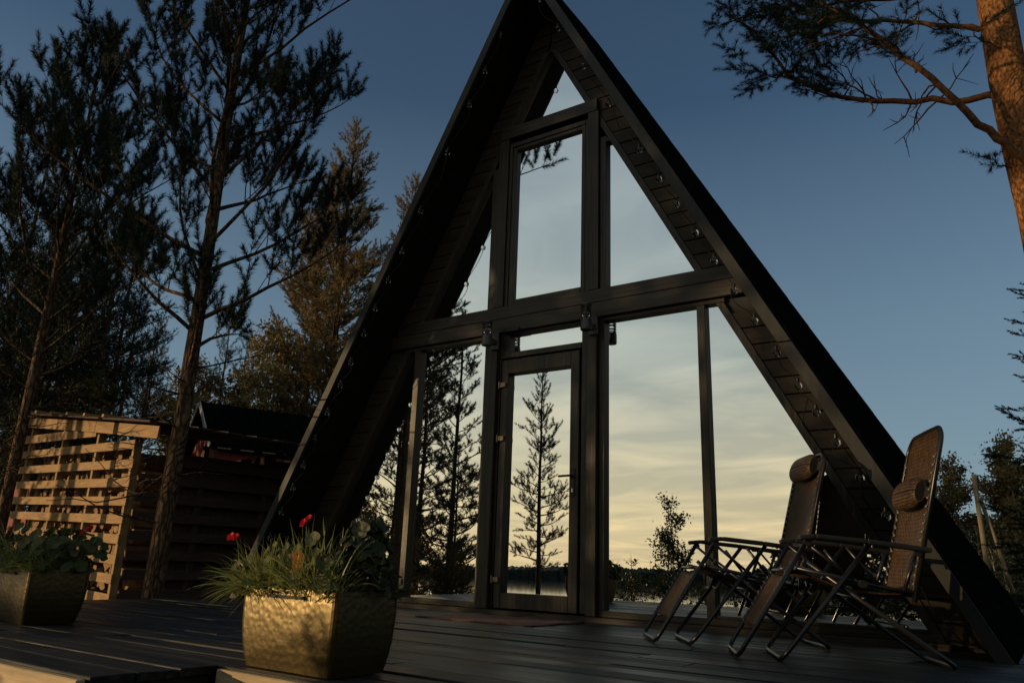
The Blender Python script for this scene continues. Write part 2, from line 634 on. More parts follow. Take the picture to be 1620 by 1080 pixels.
def water_mat():
    mt = bpy.data.materials.new('lake_water')
    mt.use_nodes = True
    t = mt.node_tree
    n, l = t.nodes, t.links
    b = n['Principled BSDF']
    b.inputs['Base Color'].default_value = (0.02, 0.03, 0.035, 1)
    b.inputs['Roughness'].default_value = 0.06
    b.inputs['IOR'].default_value = 1.33
    co = n.new('ShaderNodeTexCoord')
    nz = n.new('ShaderNodeTexNoise')
    nz.inputs['Scale'].default_value = 0.6
    nz.inputs['Detail'].default_value = 3
    l.new(co.outputs['Object'], nz.inputs['Vector'])
    bp = n.new('ShaderNodeBump')
    bp.inputs['Strength'].default_value = 0.05
    bp.inputs['Distance'].default_value = 0.1
    l.new(nz.outputs[0], bp.inputs['Height'])
    l.new(bp.outputs[0], b.inputs['Normal'])
    return mt


M['water'] = water_mat()


# ---------------------------------------------------------------- ground, lake, far shore
def gz(x, y):
    """height of the ground"""
    z = -0.62
    if y < -5.5:
        t = min(1.0, (-5.5 - y)/34.0)
        z = -0.62 - 10.5*t**1.25
    z += 0.10*math.sin(x*0.7 + 1.3)*math.cos(y*0.55) if y > -60 else 0
    r = math.hypot(x, y)
    if y > 12:
        z += 0.02*(y - 12)
    if x < -9 and y > -6:
        z += min(2.2, 0.10*(-9 - x))
    return z


def axis_pts(lo, hi, fine0, fine1, step):
    a = list(np.arange(fine0, fine1 + .01, step))
    g = step
    x = fine0
    pre = []
    while x > lo:
        g *= 1.35
        x -= g
        pre.append(max(x, lo))
    x = fine1
    g = step
    post = []
    while x < hi:
        g *= 1.35
        x += g
        post.append(min(x, hi))
    return np.array(pre[::-1] + a + post)


gx = axis_pts(-2500, 2500, -30, 30, 1.0)
gy = axis_pts(-2500, 2500, -50, 30, 1.0)
V = []
for y in gy:
    for x in gx:
        z = gz(x, y)
        if y < -60:
            z = -11.1
        V.append((x, y, z))
nx, ny = len(gx), len(gy)
ii = (np.arange(ny - 1)[:, None]*nx + np.arange(nx - 1)[None]).ravel()
g = MB()
g.raw(V, quads=np.stack([ii, ii + 1, ii + nx + 1, ii + nx], 1))
go = g.build('ground', M['ground'], smooth=True)
go['kind'] = 'structure'

g = MB()
g.raw([(-2400, -2400, -9.0), (2400, -2400, -9.0), (2400, -30, -9.0), (-2400, -30, -9.0)], quads=[(0, 1, 2, 3)])
o = g.build('lake_water', M['water'])
o['kind'] = 'structure'

# far wooded shore across the lake: low land with a ragged line of tree tops
rnd = random.Random(5)
g = MB()
for row in range(3):
    for i in range(900):
        a = math.radians(-175 + 170*i/900.0 + rnd.uniform(-.1, .1))
        d = 500 + 60*math.sin(a*5) + 30*math.sin(a*13 + 1) + row*14 + rnd.uniform(-4, 4)
        x, y = d*math.cos(a), d*math.sin(a)
        h = rnd.uniform(7.0, 8.8) + 1.8*math.sin(a*9) + row*.8
        wd = rnd.uniform(3.0, 5.5)
        n_ = 5
        base = [(x + wd*math.cos(k*2*math.pi/n_), y + wd*math.sin(k*2*math.pi/n_), -9.2) for k in range(n_)]
        mid = [(x + wd*.85*math.cos(k*2*math.pi/n_ + .3), y + wd*.85*math.sin(k*2*math.pi/n_ + .3), -9 + h*.82) for k in range(n_)]
        v = base + mid + [(x, y, -9 + h)]
        q = [(k, (k + 1) % n_, n_ + (k + 1) % n_, n_ + k) for k in range(n_)]
        t = [(n_ + k, n_ + (k + 1) % n_, 2*n_) for k in range(n_)]
        g.raw(v, quads=q, tris=t)
o = g.build('distant_shore_forest', M['hill'])
o['kind'] = 'stuff'
o['label'] = 'low dark forest line along the far side of the lake'
o['category'] = 'forest'

# ---------------------------------------------------------------- deck
rnd = random.Random(2)


def deck_boards(g, x0, x1, y0, y1, pitch, jl):
    y = y1
    k = 0
    while y - pitch > y0 - 1e-6:
        cuts = [x0]
        x = x0 + rnd.uniform(.5, jl)
        while x < x1 - .6:
            cuts.append(x)
            x += rnd.uniform(jl*.8, jl*1.2)
        cuts.append(x1)
        for a, b in zip(cuts[:-1], cuts[1:]):
            dz = rnd.uniform(-.003, .003)
            t = rnd.uniform(-.0035, .0035)
            ya, yb = y - pitch + .006, y - .003
            v = [(a + .002, ya, -.032), (b - .002, ya, -.032), (b - .002, yb, -.032), (a + .002, yb, -.032),
                 (a + .002, ya, dz - t), (b - .002, ya, dz - t), (b - .002, yb, dz + t), (a + .002, yb, dz + t)]
            g.raw(v, quads=[(3, 2, 1, 0), (4, 5, 6, 7), (0, 1, 5, 4), (1, 2, 6, 5), (2, 3, 7, 6), (3, 0, 4, 7)])
        y -= pitch
        k += 1


g = MB()
deck_boards(g, -3.42, 5.2, -3.87, 0.0, 0.1935, 3.6)
deck_boards(g, -3.42, 0.90, -4.40, -3.872, 0.176, 3.6)
deck_boards(g, -3.42, -3.30 + 8.5, 0.002, 0.2, 0.19, 3.6)
o = g.build('timber_deck', M['deck'], bevel=0.003)
o['kind'] = 'structure'
g = MB()
g.box(-3.40, 0.885, -4.435, -4.402, -0.115, -0.006)
o = g.build('deck_edge_board', M['raw_x'], bevel=0.004)
o['kind'] = 'structure'
g = MB()
g.box(0.93, 5.2, -3.905, -3.874, -0.10, -0.008)
o = g.build('deck_edge_board', M['raw_x'], bevel=0.004)
o['kind'] = 'structure'
g = MB()
g.box(-3.38, 0.88, -4.38, -3.90, -0.70, -0.034)
g.box(-3.38, 5.1, -3.86, 0.15, -0.70, -0.034)
o = g.build('deck_shade_block', M['black'])  # solid black block stands in for the shade under the deck
o['kind'] = 'structure'

# ---------------------------------------------------------------- house
S = 1.8686
ZI, ZO = 6.366, 6.558          # inner and outer roof planes at x = 0
YF = -0.570


def xr(z, top=ZI):
    return (top - z)/S


def yback(z):
    return 3.6 - 0.45*z


house = thing('a_frame_house', 'tall black A-frame cabin with a fully glazed front above the deck', 'house')
ZB = -0.35
for sgn in (-1, 1):
    g = MB()
    zs = np.linspace(ZB, ZI, 26)
    ins, out = [], []
    v = []
    for z in zs:
        xi = xr(z)
        v += [(sgn*xi, YF, z), (sgn*xi, yback(z), z)]
    for z in zs:
        xo = xr(z, ZO)
        v += [(sgn*xo, YF, z), (sgn*xo, yback(z), z)]
    n2 = len(zs)*2
    q = []
    for i in range(len(zs) - 1):
        a = 2*i
        q += [(a, a + 1, a + 3, a + 2), (n2 + a, n2 + a + 2, n2 + a + 3, n2 + a + 1)]
        q += [(a, a + 2, n2 + a + 2, n2 + a), (a + 1, n2 + a + 1, n2 + a + 3, a + 3)]
    g.raw(v, quads=q)
    # ridge closing
    g.prism([(0, ZI), (0, ZO), (sgn*(ZO - ZI)/S, ZI)], YF, yback(ZI))
    rf = g.build('roof_slope', M['soffit'], house)
    # roofing felt courses laid on the slope
    g = MB()
    k = 0
    z = ZB
    nrm = np.array([S, 0, 1])/math.hypot(S, 1)
    while z < ZI - .05:
        z1 = min(z + 0.30, ZI + 0.15)
        pts = []
        for zz_, off in ((z, .0095), (z1, .0075)):
            xo = xr(zz_, ZO)
            for yy in (YF - .015, yback(zz_)):
                pts.append((sgn*(xo + off*nrm[0]), yy, zz_ + off*nrm[2]))
        for zz_, off in ((z, .002), (z1, .002)):
            xo = xr(zz_, ZO)
            for yy in (YF - .015, yback(zz_)):
                pts.append((sgn*(xo + off*nrm[0]), yy, zz_ + off*nrm[2]))
        g.raw(pts, quads=[(0, 1, 3, 2), (4, 6, 7, 5), (0, 4, 5, 1), (2, 3, 7, 6), (0, 2, 6, 4), (1, 5, 7, 3)])
        z = z1 + .004
    g.build('roofing', M['roof'], rf)
    # barge board on the front edge, in two lengths with a joint
    g = MB()
    lo_ = ZO - .012
    for za, zb in ((ZB, 2.02), (2.026, ZI + .10)):
        poly = [(sgn*xr(za, ZI), za), (sgn*xr(za, lo_), za), (sgn*xr(zb, lo_), zb), (sgn*max(0.0, xr(zb, ZI)), zb)]
        if zb > ZI:
            poly = [(sgn*xr(za, ZI), za), (sgn*xr(za, lo_), za), (0.0008*sgn, lo_), (0.0008*sgn, ZI)]
        g.prism(poly, YF - .030, YF - .003)
    bo = g.build('barge_board', M['barge'], house, bevel=0.003)

# back wall
g = MB()
v = []
for x, z in ((-xr(ZB), ZB), (xr(ZB), ZB), (0, ZI)):
    v.append((x*.995, yback(z) - .15, z))
g.raw(v, tris=[(0, 1, 2)])
g.build('back_wall', M['soffit'], house)

# ---- facade pieces. y: glass 0, frames to -0.05, beams to -0.09, columns to -0.10
GL = 5.757                      # line of the slanted glass edge  z = GL - S|x|
RK = 5.890                      # outer side of the rake frame


def xg(z):
    return (GL - z)/S


def xk(z):
    return (RK - z)/S


# dark backing behind the cladding
g = MB()
g.prism([(-xr(-.02), -.02), (-xk(-.02) + .06, -.02), (0, RK - .12), (xk(-.02) - .06, -.02), (xr(-.02), -.02), (0, ZI - .01)], -.018, .04)
g.build('wall_backing', M['black'], house)
# horizontal cladding boards both sides
for sgn in (-1, 1):
    g = MB()
    for k in range(-1, 44):
        if k == 19 and g.n:
            g.build('cladding', M['clad_x'], house, bevel=0.004)
            g = MB()
        z0 = 1.327 + 0.145*(k - 9) + .005
        z1 = z0 + .137
        if z1 > ZI - .03 or z0 < 0.0:
            continue
        d = rnd.uniform(-.002, .002)
        xa0, xa1 = max(xk(z0) - .02, .0015), max(xk(z1) - .02, .0015)
        xb0, xb1 = max(xr(z0) + .06, .002), max(xr(z1) + .06, .002)
        if z1 > 2.60 and z0 < 2.91:
            continue
        g.prism([(sgn*xa0, z0), (sgn*xb0, z0), (sgn*xb1, z1), (sgn*xa1, z1)], -.042 + d, -.019)
    g.build('cladding', M['clad_x'], house, bevel=0.004)
    # rake frame along the slanted glass edge
    g = MB()
    for za, zb in ((0.0, 2.594), (2.9072, 4.75), (4.94, 5.74)):
        g.prism([(sgn*xg(za), za), (sgn*xk(za), za), (sgn*xk(zb), zb), (sgn*max(xg(zb), 0.003), zb)], -.052, .03)
    g.build('rake_frame', M['stain_z'], house, bevel=0.004)

xe = xr(2.72) + .03
g = MB()
g.box(-xr(2.907) - .02, xr(2.907) + .02, -.080, -.0185, 2.781, 2.9072)
g.build('beam_board', M['stain_x'], house, bevel=0.005)
g = MB()
g.box(-xr(2.778) - .02, xr(2.778) + .02, -.090, -.0185, 2.631, 2.7765)
g.build('beam_board', M['stain_x'], house, bevel=0.005)
g = MB()
g.box(-xg(2.594) - .08, -.641, -.053, .03, 2.594, 2.629)
g.box(.5965, xg(2.594) + .08, -.053, .03, 2.594, 2.629)
g.box(-.505, .4925, -.052, .03, 2.6075, 2.629)
g.build('header_rail', M['stain_x'], house, bevel=0.003)
for xa, xb in ((-.640, -.5064), (.4936, .5951)):
    g = MB()
    g.box(xa, xb, -.100, .03, .046, 2.629)
    g.build('column', M['stain_z'], house, bevel=0.006)

# bottom sills
g = MB()
g.box(-xg(.05) - .1, xg(.05) + .1, -.104, -.0, -.004, .044)
g.build('sill_board', M['stain_x'], house, bevel=0.004)
g = MB()
g.box(-xg(.07) - .05, -.642, -.054, .03, .046, .097)
g.box(.5965, xg(.07) + .05, -.054, .03, .046, .097)
g.build('sill_rail', M['stain_x'], house, bevel=0.003)


def window(frame_boxes, pane_poly, prisms=(), name='window', y=0.0):
    g = MB()
    for b in frame_boxes:
        g.box(*b)
    for poly, ya, yb in prisms:
        g.prism(poly, ya, yb)
    fo = g.build(name, M['stain_z'], house, bevel=0.003)
    p = MB()
    p.prism(pane_poly, y, y + .012)
    p.build('pane', M['glass'], fo)
    return fo


# lower left window beside the door, with the post on its left
window([(-.688, -.6405, -.050, .03, .0985, 2.593), (-1.620, -1.548, -.055, .03, .0985, 2.593)],
       [(-1.60, .08), (-.66, .08), (-.66, 2.605), (-1.60, 2.605)])
# outer lower left window: a slanted pane below the roof
window([(-xg(.0985) + .001, -1.6205, -.046, .02, .0985, .125)],
       [(-xg(.08) - .02, .08), (-1.60, .08), (-1.60, 2.605), (-xg(2.6) - .02, 2.605)], y=.0008)
# lower right: big pane and the mullion
window([(.5965, .6495, -.050, .03, .0985, 2.593), (1.5278, 1.5984, -.055, .03, .0985, 2.593)],
       [(.62, .08), (1.56, .08), (1.56, 2.605), (.62, 2.605)])
window([(1.5995, xg(.0985) - .001, -.046, .02, .0985, .12)],
       [(1.56, .08), (xg(.08) + .02, .08), (xg(2.6) + .02, 2.605), (1.56, 2.605)], y=.0008)
# upper storey: central window with its stepped frame
b = [(-.600, -.482, -.075, .03, 2.909, 4.80), (.478, .600, -.078, .03, 2.909, 4.80)]
fo = window(b + [(-.4805, -.445, -.050, .03, 2.909, 4.755), (.440, .4765, -.050, .03, 2.909, 4.755),
                 (-.4445, .4395, -.052, .03, 4.705, 4.755)],
            [(-.42, 2.95), (.42, 2.95), (.42, 4.70), (-.42, 4.70)])
g = MB()
g.box(-.4435, -.3918, -.036, .03, 2.911, 4.703)
g.box(.3965, .4385, -.050, .03, 2.911, 4.703)
g.box(-.3910, .3957, -.040, .03, 4.665, 4.703)
g.box(-.3910, .3957, -.050, .03, 2.911, 2.9716)
g.build('sash', M['stain_z'], fo, bevel=0.003)
# rail above the central window
g = MB()
g.box(-xk(4.80) - .0, xk(4.80) + .0, -.082, .03, 4.802, 4.9377)
g.build('top_rail', M['stain_x'], house, bevel=0.004)
# upper right slanted window
window([(.602, .6661, -.050, .03, 2.909, 4.50), (.6675, xg(2.9145) + .03, -.050, .03, 2.909, 2.9145)],
       [(.63, 2.89), (xg(2.89) + .02, 2.89), (xg(4.47) + .02, 4.47), (.63, 4.47)],
       prisms=[([(.6675, 4.4353), (xg(4.4353) - .001, 4.4353), (xg(4.50) - .001, 4.50), (.6675, 4.50)], -.048, .03)])
window([(-.6877, -.602, -.050, .03, 2.909, 4.50)],
       [(-xg(2.89) - .02, 2.89), (-.64, 2.89), (-.64, 4.47), (-xg(4.47) - .02, 4.47)],
       prisms=[([(-xg(4.4353) + .001, 4.4353), (-.689, 4.4353), (-.689, 4.50), (-xg(4.50) + .001, 4.50)], -.048, .03)])
# gable pane at the very top
window([(-.36, .36, -.046, .03, 4.939, 4.943)],
       [(-xg(4.92) - .01, 4.92), (xg(4.92) + .01, 4.92), (.01, GL - .01), (-.01, GL - .01)])

# ---- door set
g = MB()
g.box(.4195, .4925, -.050, .03, .060, 2.606)
g.box(-.505, -.391, -.050, .03, 2.372, 2.606)
g.box(-.505, -.484, -.050, .03, .060, 2.370)
g.box(-.390, .4185, -.050, .03, 2.372, 2.4276)
dj = g.build('door_frame', M['stain_z'], house, bevel=0.003)
p = MB()
p.prism([(-.41, 2.41), (.43, 2.41), (.43, 2.62), (-.41, 2.62)], 0, .012)
p.build('pane', M['glass'], dj)
g = MB()
g.box(-.466, -.3909, -.060, .02, .058, 2.352)
g.box(.3096, .400, -.060, .02, .058, 2.352)
g.box(-.3903, .3090, -.060, .02, 2.2118, 2.352)
g.box(-.3903, .3090, -.060, .02, .058, .1894)
door = g.build('door', M['stain_z'], house, bevel=0.004)
p = MB()
p.prism([(-.41, .17), (.33, .17), (.33, 2.23), (-.41, 2.23)], .0, .012)
p.build('pane', M['glass'], door)
for zc_ in (2.10, 1.58, .30):
    g = MB()
    g.tube([(-.474, -.085, zc_ - .035), (-.474, -.085, zc_ + .035)], .011, 8)
    g.box(-.470, -.405, -.085, -.061, zc_ - .024, zc_ + .024)
    g.build('hinge', M['hinge'], door, bevel=0.003)
g = MB()
g.box(.336, .370, -.070, -.0605, 1.02, 1.27)
g.build('handle_plate', M['plastic'], door, bevel=0.003)
g = MB()
g.tube([(.353, -.07, 1.20), (.353, -.115, 1.20), (.34, -.122, 1.20), (.235, -.122, 1.197)], .010, 8)
g.build('handle', M['plastic'], door, smooth=True)
g = MB()
g.lathe((.353, -.074, 1.075), [(.001, -.018), (.013, -.016), (.013, .016), (.001, .018)], 10)
g.build('lock_cylinder', M['steel'], door)
g = MB()
g.box(-.43, -.25, -.112, -.0915, 2.625, 2.655)
g.build('cable_clip', M['plastic'], house)

# ---- wall lamps
for x, lab in ((-.525, 'black cylinder wall lamp with ribbed glass, left of the door top'),
               (.571, 'black cylinder wall lamp with ribbed glass, right of the door top')):
    t = thing('wall_lamp', lab, 'lamp', (x, -.10, 2.5), 'lamps beside the door')
    g = MB()
    g.lathe((x, -.25, 2.462), [(.046, 0), (.050, .004), (.050, .095), (.046, .102)], 24)
    g.build('lamp_body', M['lampmetal'], t, bevel=.002)
    g = MB()
    g.lathe((x, -.25, 2.565), [(.034, 0), (.034, .128)], 18)
    g.build('lamp_glass', M['bulb'], t, smooth=True)
    g = MB()
    for k in range(5):
        zz_ = 2.578 + .026*k
        a = np.linspace(0, 2*math.pi, 25)
        g.tube(np.stack([x + .044*np.cos(a), -.25 + .044*np.sin(a), np.full(25, zz_)], 1), .0045, 6, cap=False)
    for k in range(4):
        a = k*math.pi/2 + .4
        g.tube([(x + .044*math.cos(a), -.25 + .044*math.sin(a), 2.56), (x + .044*math.cos(a), -.25 + .044*math.sin(a), 2.70)], .004, 6)
    g.lathe((x, -.25, 2.695), [(.030, -.004), (.050, 0), (.050, .010), (.02, .016)], 24)
    g.build('lamp_cage', M['lampmetal'], t)
    g = MB()
    g.box(x - .02, x + .02, -.205, -.125, 2.50, 2.55)
    g.box(x - .045, x + .045, -.126, -.1005, 2.455, 2.625)
    g.build('bracket', M['lampmetal'], t, bevel=.004)

# ---- string lights on both roof edges
for sgn, lab in ((1, 'string of clear bulbs along the right roof edge'), (-1, 'string of clear bulbs along the left roof edge')):
    t = thing('string_light', lab, 'string light', (0, YF, ZI), 'string lights on the roof edges')
    zs = [6.01, 5.56, 5.02, 4.52, 3.96, 3.63, 3.36, 3.07, 2.80, 2.53, 2.265, 2.0, 1.75, 1.55, 1.34, 1.10, .855] if sgn > 0 else \
         [5.75, 5.40, 5.06, 4.58, 3.99, 3.58, 3.28, 3.0, 2.74, 2.45, 2.22, 1.94, 1.66, 1.40, 1.17, .92, .66]
    wire = []
    for i, z in enumerate(zs):
        x = sgn*(xr(z) - .035)
        yb_ = YF + .015
        g = MB()
        rr = .029
        g.ball((x, yb_, z - .045), rr, 12, 8, (1, 1, 1.05))
        bo = g.build('bulb', M['bulb'], t, smooth=True)
        g = MB()
        g.lathe((x, yb_, z - .022), [(.008, 0), (.011, .004), (.011, .030), (.006, .036)], 8)
        g.build('bulb_socket', M['plastic'], bo)
        wire.append((x, yb_, z + .012))
        if i < len(zs) - 1:
            zn = zs[i + 1]
            for f_ in (.3, .6):
                zm = z + (zn - z)*f_
                sag = (.05 if rnd.random() < .5 else .015)*(1 + rnd.random())
                wire.append((sgn*(xr(zm) - .035 - sag), yb_ + .03*rnd.random(), zm))
    # smooth the wire
    wp = np.array(wire)
    tt = np.linspace(0, len(wp) - 1, len(wp)*4)
    ws = np.stack([np.interp(tt, np.arange(len(wp)), wp[:, k]) for k in range(3)], 1)
    ker = np.array([.25, .5, .25])
    for k in range(3):
        for _ in range(3):
            ws[1:-1, k] = np.convolve(ws[:, k], ker, 'valid')
    g = MB()
    g.tube(ws, .0035, 5)
    if sgn > 0:
        for pts in ([(2.66, -.5, 1.31), (2.72, -.3, 1.17), (2.83, -.2, 1.0), (2.87, -.15, .92)],
                    [(2.79, -.57, 1.05), (2.78, -.5, .93), (2.82, -.4, .84), (2.90, -.3, .80)],
                    [(2.5, -.58, 1.6), (2.43, -.5, 1.45), (2.47, -.42, 1.36), (2.58, -.5, 1.42)],
                    [(3.02, -.5, .5), (3.1, -.4, .25), (3.25, -.35, .06), (3.34, -.5, .01)]):
            g.tube(np.array(pts), .004, 5)
    g.build('wire', M['wire'], t)

# ---- door mat
g = MB()
nx_, ny_ = 24, 14
v = []
for j in range(ny_ + 1):
    for i in range(nx_ + 1):
        x = -.56 + 1.12*i/nx_
        y = -1.0 + .78*j/ny_
        v.append((x, y, .012 + .004*math.sin(i*1.1)*math.cos(j*.9)))
ii = (np.arange(ny_)[:, None]*(nx_ + 1) + np.arange(nx_)[None]).ravel()
g.raw(v, quads=np.stack([ii, ii + 1, ii + nx_ + 2, ii + nx_ + 1], 1))
dm = g.build('door_mat', M['mat'], smooth=True)
md = dm.modifiers.new('thick', 'SOLIDIFY')
md.thickness = .01
tag(dm, 'worn reddish door mat lying on the deck before the glass door', 'mat')

# ---------------------------------------------------------------- recliner chairs


def fillet(pts, r, n=5):
    pts = [np.array(p, float) for p in pts]
    out = [pts[0]]
    for i in range(1, len(pts) - 1):
        a, b, c = pts[i - 1], pts[i], pts[i + 1]
        u, v = (a - b), (c - b)
        lu, lv = np.linalg.norm(u), np.linalg.norm(v)
        rr = min(r, lu*.45, lv*.45)
        p0, p1 = b + u/lu*rr, b + v/lv*rr
        for k in range(n + 1):
            s_ = k/n
            out.append((1 - s_)**2*p0 + 2*s_*(1 - s_)*b + s_**2*p1)
    out.append(pts[-1])
    return np.array(out)


def sheet(name, fn, nu, nv, lu, lv, mat_, parent, th=.006):
    """woven sheet fn(u,v) -> point, with uv coordinates in metres"""
    v = [fn(i/nu, j/nv) for j in range(nv + 1) for i in range(nu + 1)]
    ii = (np.arange(nv)[:, None]*(nu + 1) + np.arange(nu)[None]).ravel()
    q = np.stack([ii, ii + 1, ii + nu + 2, ii + nu + 1], 1)
    g = MB()
    g.raw(v, quads=q)
    o = g.build(name, mat_, parent, smooth=True)
    uvl = o.data.uv_layers.new(name='uv')
    uv = np.array([(i/nu*lu, j/nv*lv) for j in range(nv + 1) for i in range(nu + 1)])
    lo = np.zeros(len(o.data.loops), np.int32)
    o.data.loops.foreach_get('vertex_index', lo)
    uvl.data.foreach_set('uv', uv[lo].ravel())
    md = o.modifiers.new('thick', 'SOLIDIFY')
    md.thickness = th
    md.offset = 0
    return o


def chair(O, side, label, pillow_s, back_top, back_bot):
    sd = np.array([side[0], side[1], 0.0])
    sd /= np.linalg.norm(sd)
    fw = np.array([sd[1], -sd[0], 0.0])
    O = np.array([O[0], O[1], 0.0]) - sd*.29

    def P(u, w_, z):
        return O + fw*u + sd*w_ + np.array([0, 0, z])
    base = P(-.35, 0, 0)
    t = thing('recliner_chair', label, 'chair', tuple(base), 'folding recliners on the deck')
    r = .0125
    # footrest frame
    a = (-.165, .615)
    b_ = (.212, .020)
    g = MB()
    g.tube(fillet([P(a[0], -.285, a[1]), P(b_[0], -.26, b_[1]), P(b_[0], .26, b_[1]), P(a[0], .285, a[1])], .07), r, 8)
    g.tube([P(-.06, -.27, .455), P(-.06, .27, .455)], r*.8, 8)
    fr = g.build('footrest_frame', M['tube'], t, smooth=True)

    def leg_pt(u, v):
        s_ = v
        uu = a[0] + (b_[0] - a[0])*(0.30 + .47*s_)
        zz_ = a[1] + (b_[1] - a[1])*(0.30 + .47*s_)
        ww = (-.235 + .47*u)
        sag = .018*math.sin(math.pi*u)
        return P(uu - sag, ww, zz_ - sag*.6)
    sheet('leg_sling', leg_pt, 8, 8, .47, .36, M['weave'], t)
    # front and rear legs (each a bent tube standing on the boards)
    g = MB()
    g.tube(fillet([P(-.47, -.29, .60), P(0, -.29, .016), P(0, .29, .016), P(-.47, .29, .60)], .07), r, 8)
    g.build('front_leg', M['tube'], t, smooth=True)
    g = MB()
    g.tube(fillet([P(-.16, -.262, .50), P(-.84, -.262, .016), P(-.84, .262, .016), P(-.16, .262, .50)], .07), r, 8)
    g.build('rear_leg', M['tube'], t, smooth=True)
    g = MB()
    g.tube([P(-.42, -.30, .33), P(-.42, .30, .33)], r*.75, 8)
    g.tube(fillet([P(-.20, -.22, .43), P(-.18, -.12, .33), P(-.18, .02, .33), P(-.20, .12, .43)], .05), .007, 8)
    g.tube([P(-.62, -.27, .20), P(-.62, .27, .20)], r*.7, 8)
    g.tube([P(-.10, -.27, .47), P(-.66, -.27, .36)], r*.9, 8)
    g.tube([P(-.10, .27, .47), P(-.66, .27, .36)], r*.9, 8)
    for w_ in (-.275, .275):
        g.tube([P(-.62, w_, .37), P(-.70, w_, .57)], r*.8, 8)
        g.tube([P(-.38, w_, .42), P(-.16, w_, .60)], r*.7, 8)
        g.tube([P(-.50, w_, .40), P(-.36, w_, .58)], r*.7, 8)
    g.build('seat_frame', M['tube'], t, smooth=True)
    g = MB()
    g.tube(fillet([P(-.23, -.2, .40), P(-.22, -.10, .345), P(-.22, .02, .33), P(-.22, .10, .36), P(-.25, .17, .43)], .04), .0055, 6)
    g.build('spreader_bar', M['steel'], t, smooth=True)

    def seat_pt(u, v):
        uu = -.09 - .58*v
        zz_ = .47 - .11*v - .045*math.sin(math.pi*v) - .02*math.sin(math.pi*u)
        return P(uu, -.245 + .49*u, zz_)
    sheet('seat_sling', seat_pt, 8, 8, .49, .58, M['weave'], t)
    # back
    B0, B1 = np.array(back_bot), np.array(back_top)
    g = MB()
    sh = B0 + (B1 - B0)*.935
    g.tube(fillet([P(B0[0], -.275, B0[1]), P(sh[0], -.275, sh[1]), P(B1[0], -.215, B1[1]), P(B1[0] - .006, 0, B1[1] + .006), P(B1[0], .215, B1[1]),
                   P(sh[0], .275, sh[1]), P(B0[0], .275, B0[1])], .07), r, 8)
    g.build('back_frame', M['tube'], t, smooth=True)
    ln = float(np.linalg.norm(B1 - B0))

    def back_pt(u, v):
        p = B0 + (B1 - B0)*(.03 + .967*v)
        hw = .252 if v < .90 else .252 - .045*((v - .90)/.10)**2
        sag = .022*math.sin(math.pi*u)*math.sin(math.pi*min(1, v*1.1)*.98)
        return P(p[0] - sag*.9, -hw + 2*hw*u, p[1] - sag*.3)
    sheet('back_sling', back_pt, 10, 16, .48, ln, M['weave'], t)
    # elastic lacing down both sides of the back and leg slings
    g = MB()
    for s_ in (-1, 1):
        k = 0
        for v in np.arange(.05, .86, .048):
            p = B0 + (B1 - B0)*v
            q = B0 + (B1 - B0)*(v + .02)
            g.tube([P(p[0] + .006, s_*.236, p[1]), P(q[0] + .012, s_*.272, q[1])], .0018, 5)
            g.ball(P(p[0] + .010, s_*.242, p[1]), .0065, 6, 4)
        for v in np.arange(.30, .76, .05):
            p = np.array(a) + (np.array(b_) - np.array(a))*v
            g.tube([P(p[0] + .008, s_*.232, p[1]), P(p[0] + .010, s_*.270, p[1] + .014)], .002, 5)
    g.build('lacing', M['cord'], t)
    # armrests
    for s_ in (-1, 1):
        g = MB()
        pts = [P(-.115, s_*.312, .622), P(-.20, s_*.312, .632), P(-.45, s_*.312, .612), P(-.755, s_*.312, .578)]
        for p, q in zip(pts[:-1], pts[1:]):
            g.bar(p, q + (q - p)*.01, .052, .026)
        g.build('armrest', M['plastic'], t, bevel=.008, seg=2)
        for uu, zz_ in ((-.165, .602), (-.70, .565), (-.42, .40)):
            g = MB()
            g.tube([P(uu, s_*.278, zz_), P(uu, s_*.305, zz_)], .02, 10)
            g.build('pivot_knob', M['plastic'], t)
    # head pillow with its strap
    dirb = (B1 - B0)/ln
    c = B0 + dirb*ln*pillow_s
    nb = np.array([dirb[1], -dirb[0]])           # towards the front of the back
    cc = c + nb*.038

    def pil(u, v):
        an = 2*math.pi*u
        e_ = 1 - abs(2*v - 1)**5*.35
        rx, rz = .040*e_, .084*e_
        off = nb*rx*math.cos(an) + dirb*rz*math.sin(an)
        q = cc + off
        return P(q[0], -.205 + .41*v, q[1])
    po = sheet('head_pillow', pil, 24, 12, .45, .41, M['weave'], t, .004)
    for s_ in (-1, 1):
        g = MB()
        q = cc - nb*.02
        q2 = c - nb*.016
        g.bar(P(q[0], s_*.20, q[1]), P(q2[0], s_*.292, q2[1]), .004, .06, up=P(dirb[0], 0, dirb[1]) - P(0, 0, 0))
        g.build('strap', M['weave'], po)
    for s_ in (-1, 1):
        g = MB()
        q = cc
        ring = [P(q[0] + nb[0]*.027*math.cos(k) + dirb[0]*.056*math.sin(k), s_*.2045, q[1] + nb[1]*.027*math.cos(k) + dirb[1]*.056*math.sin(k)) for k in np.linspace(0, 2*math.pi, 18, endpoint=False)]
        g.raw(ring, faces=[list(range(18))])
        g.build('pillow_end', M['weave'], po)
    return t


chair((1.893, -1.294), (.54, -.84), 'brown woven recliner nearer the door, pillow at the very top of its back', .90, (-.895, 1.19), (-.69, .40))
chair((2.54, -1.712), (.41, -.91), 'brown woven recliner farther right, pillow strapped below its bare back top', .61, (-.905, 1.235), (-.665, .32))

# ---------------------------------------------------------------- planters with plants
rng = np.random.default_rng(7)


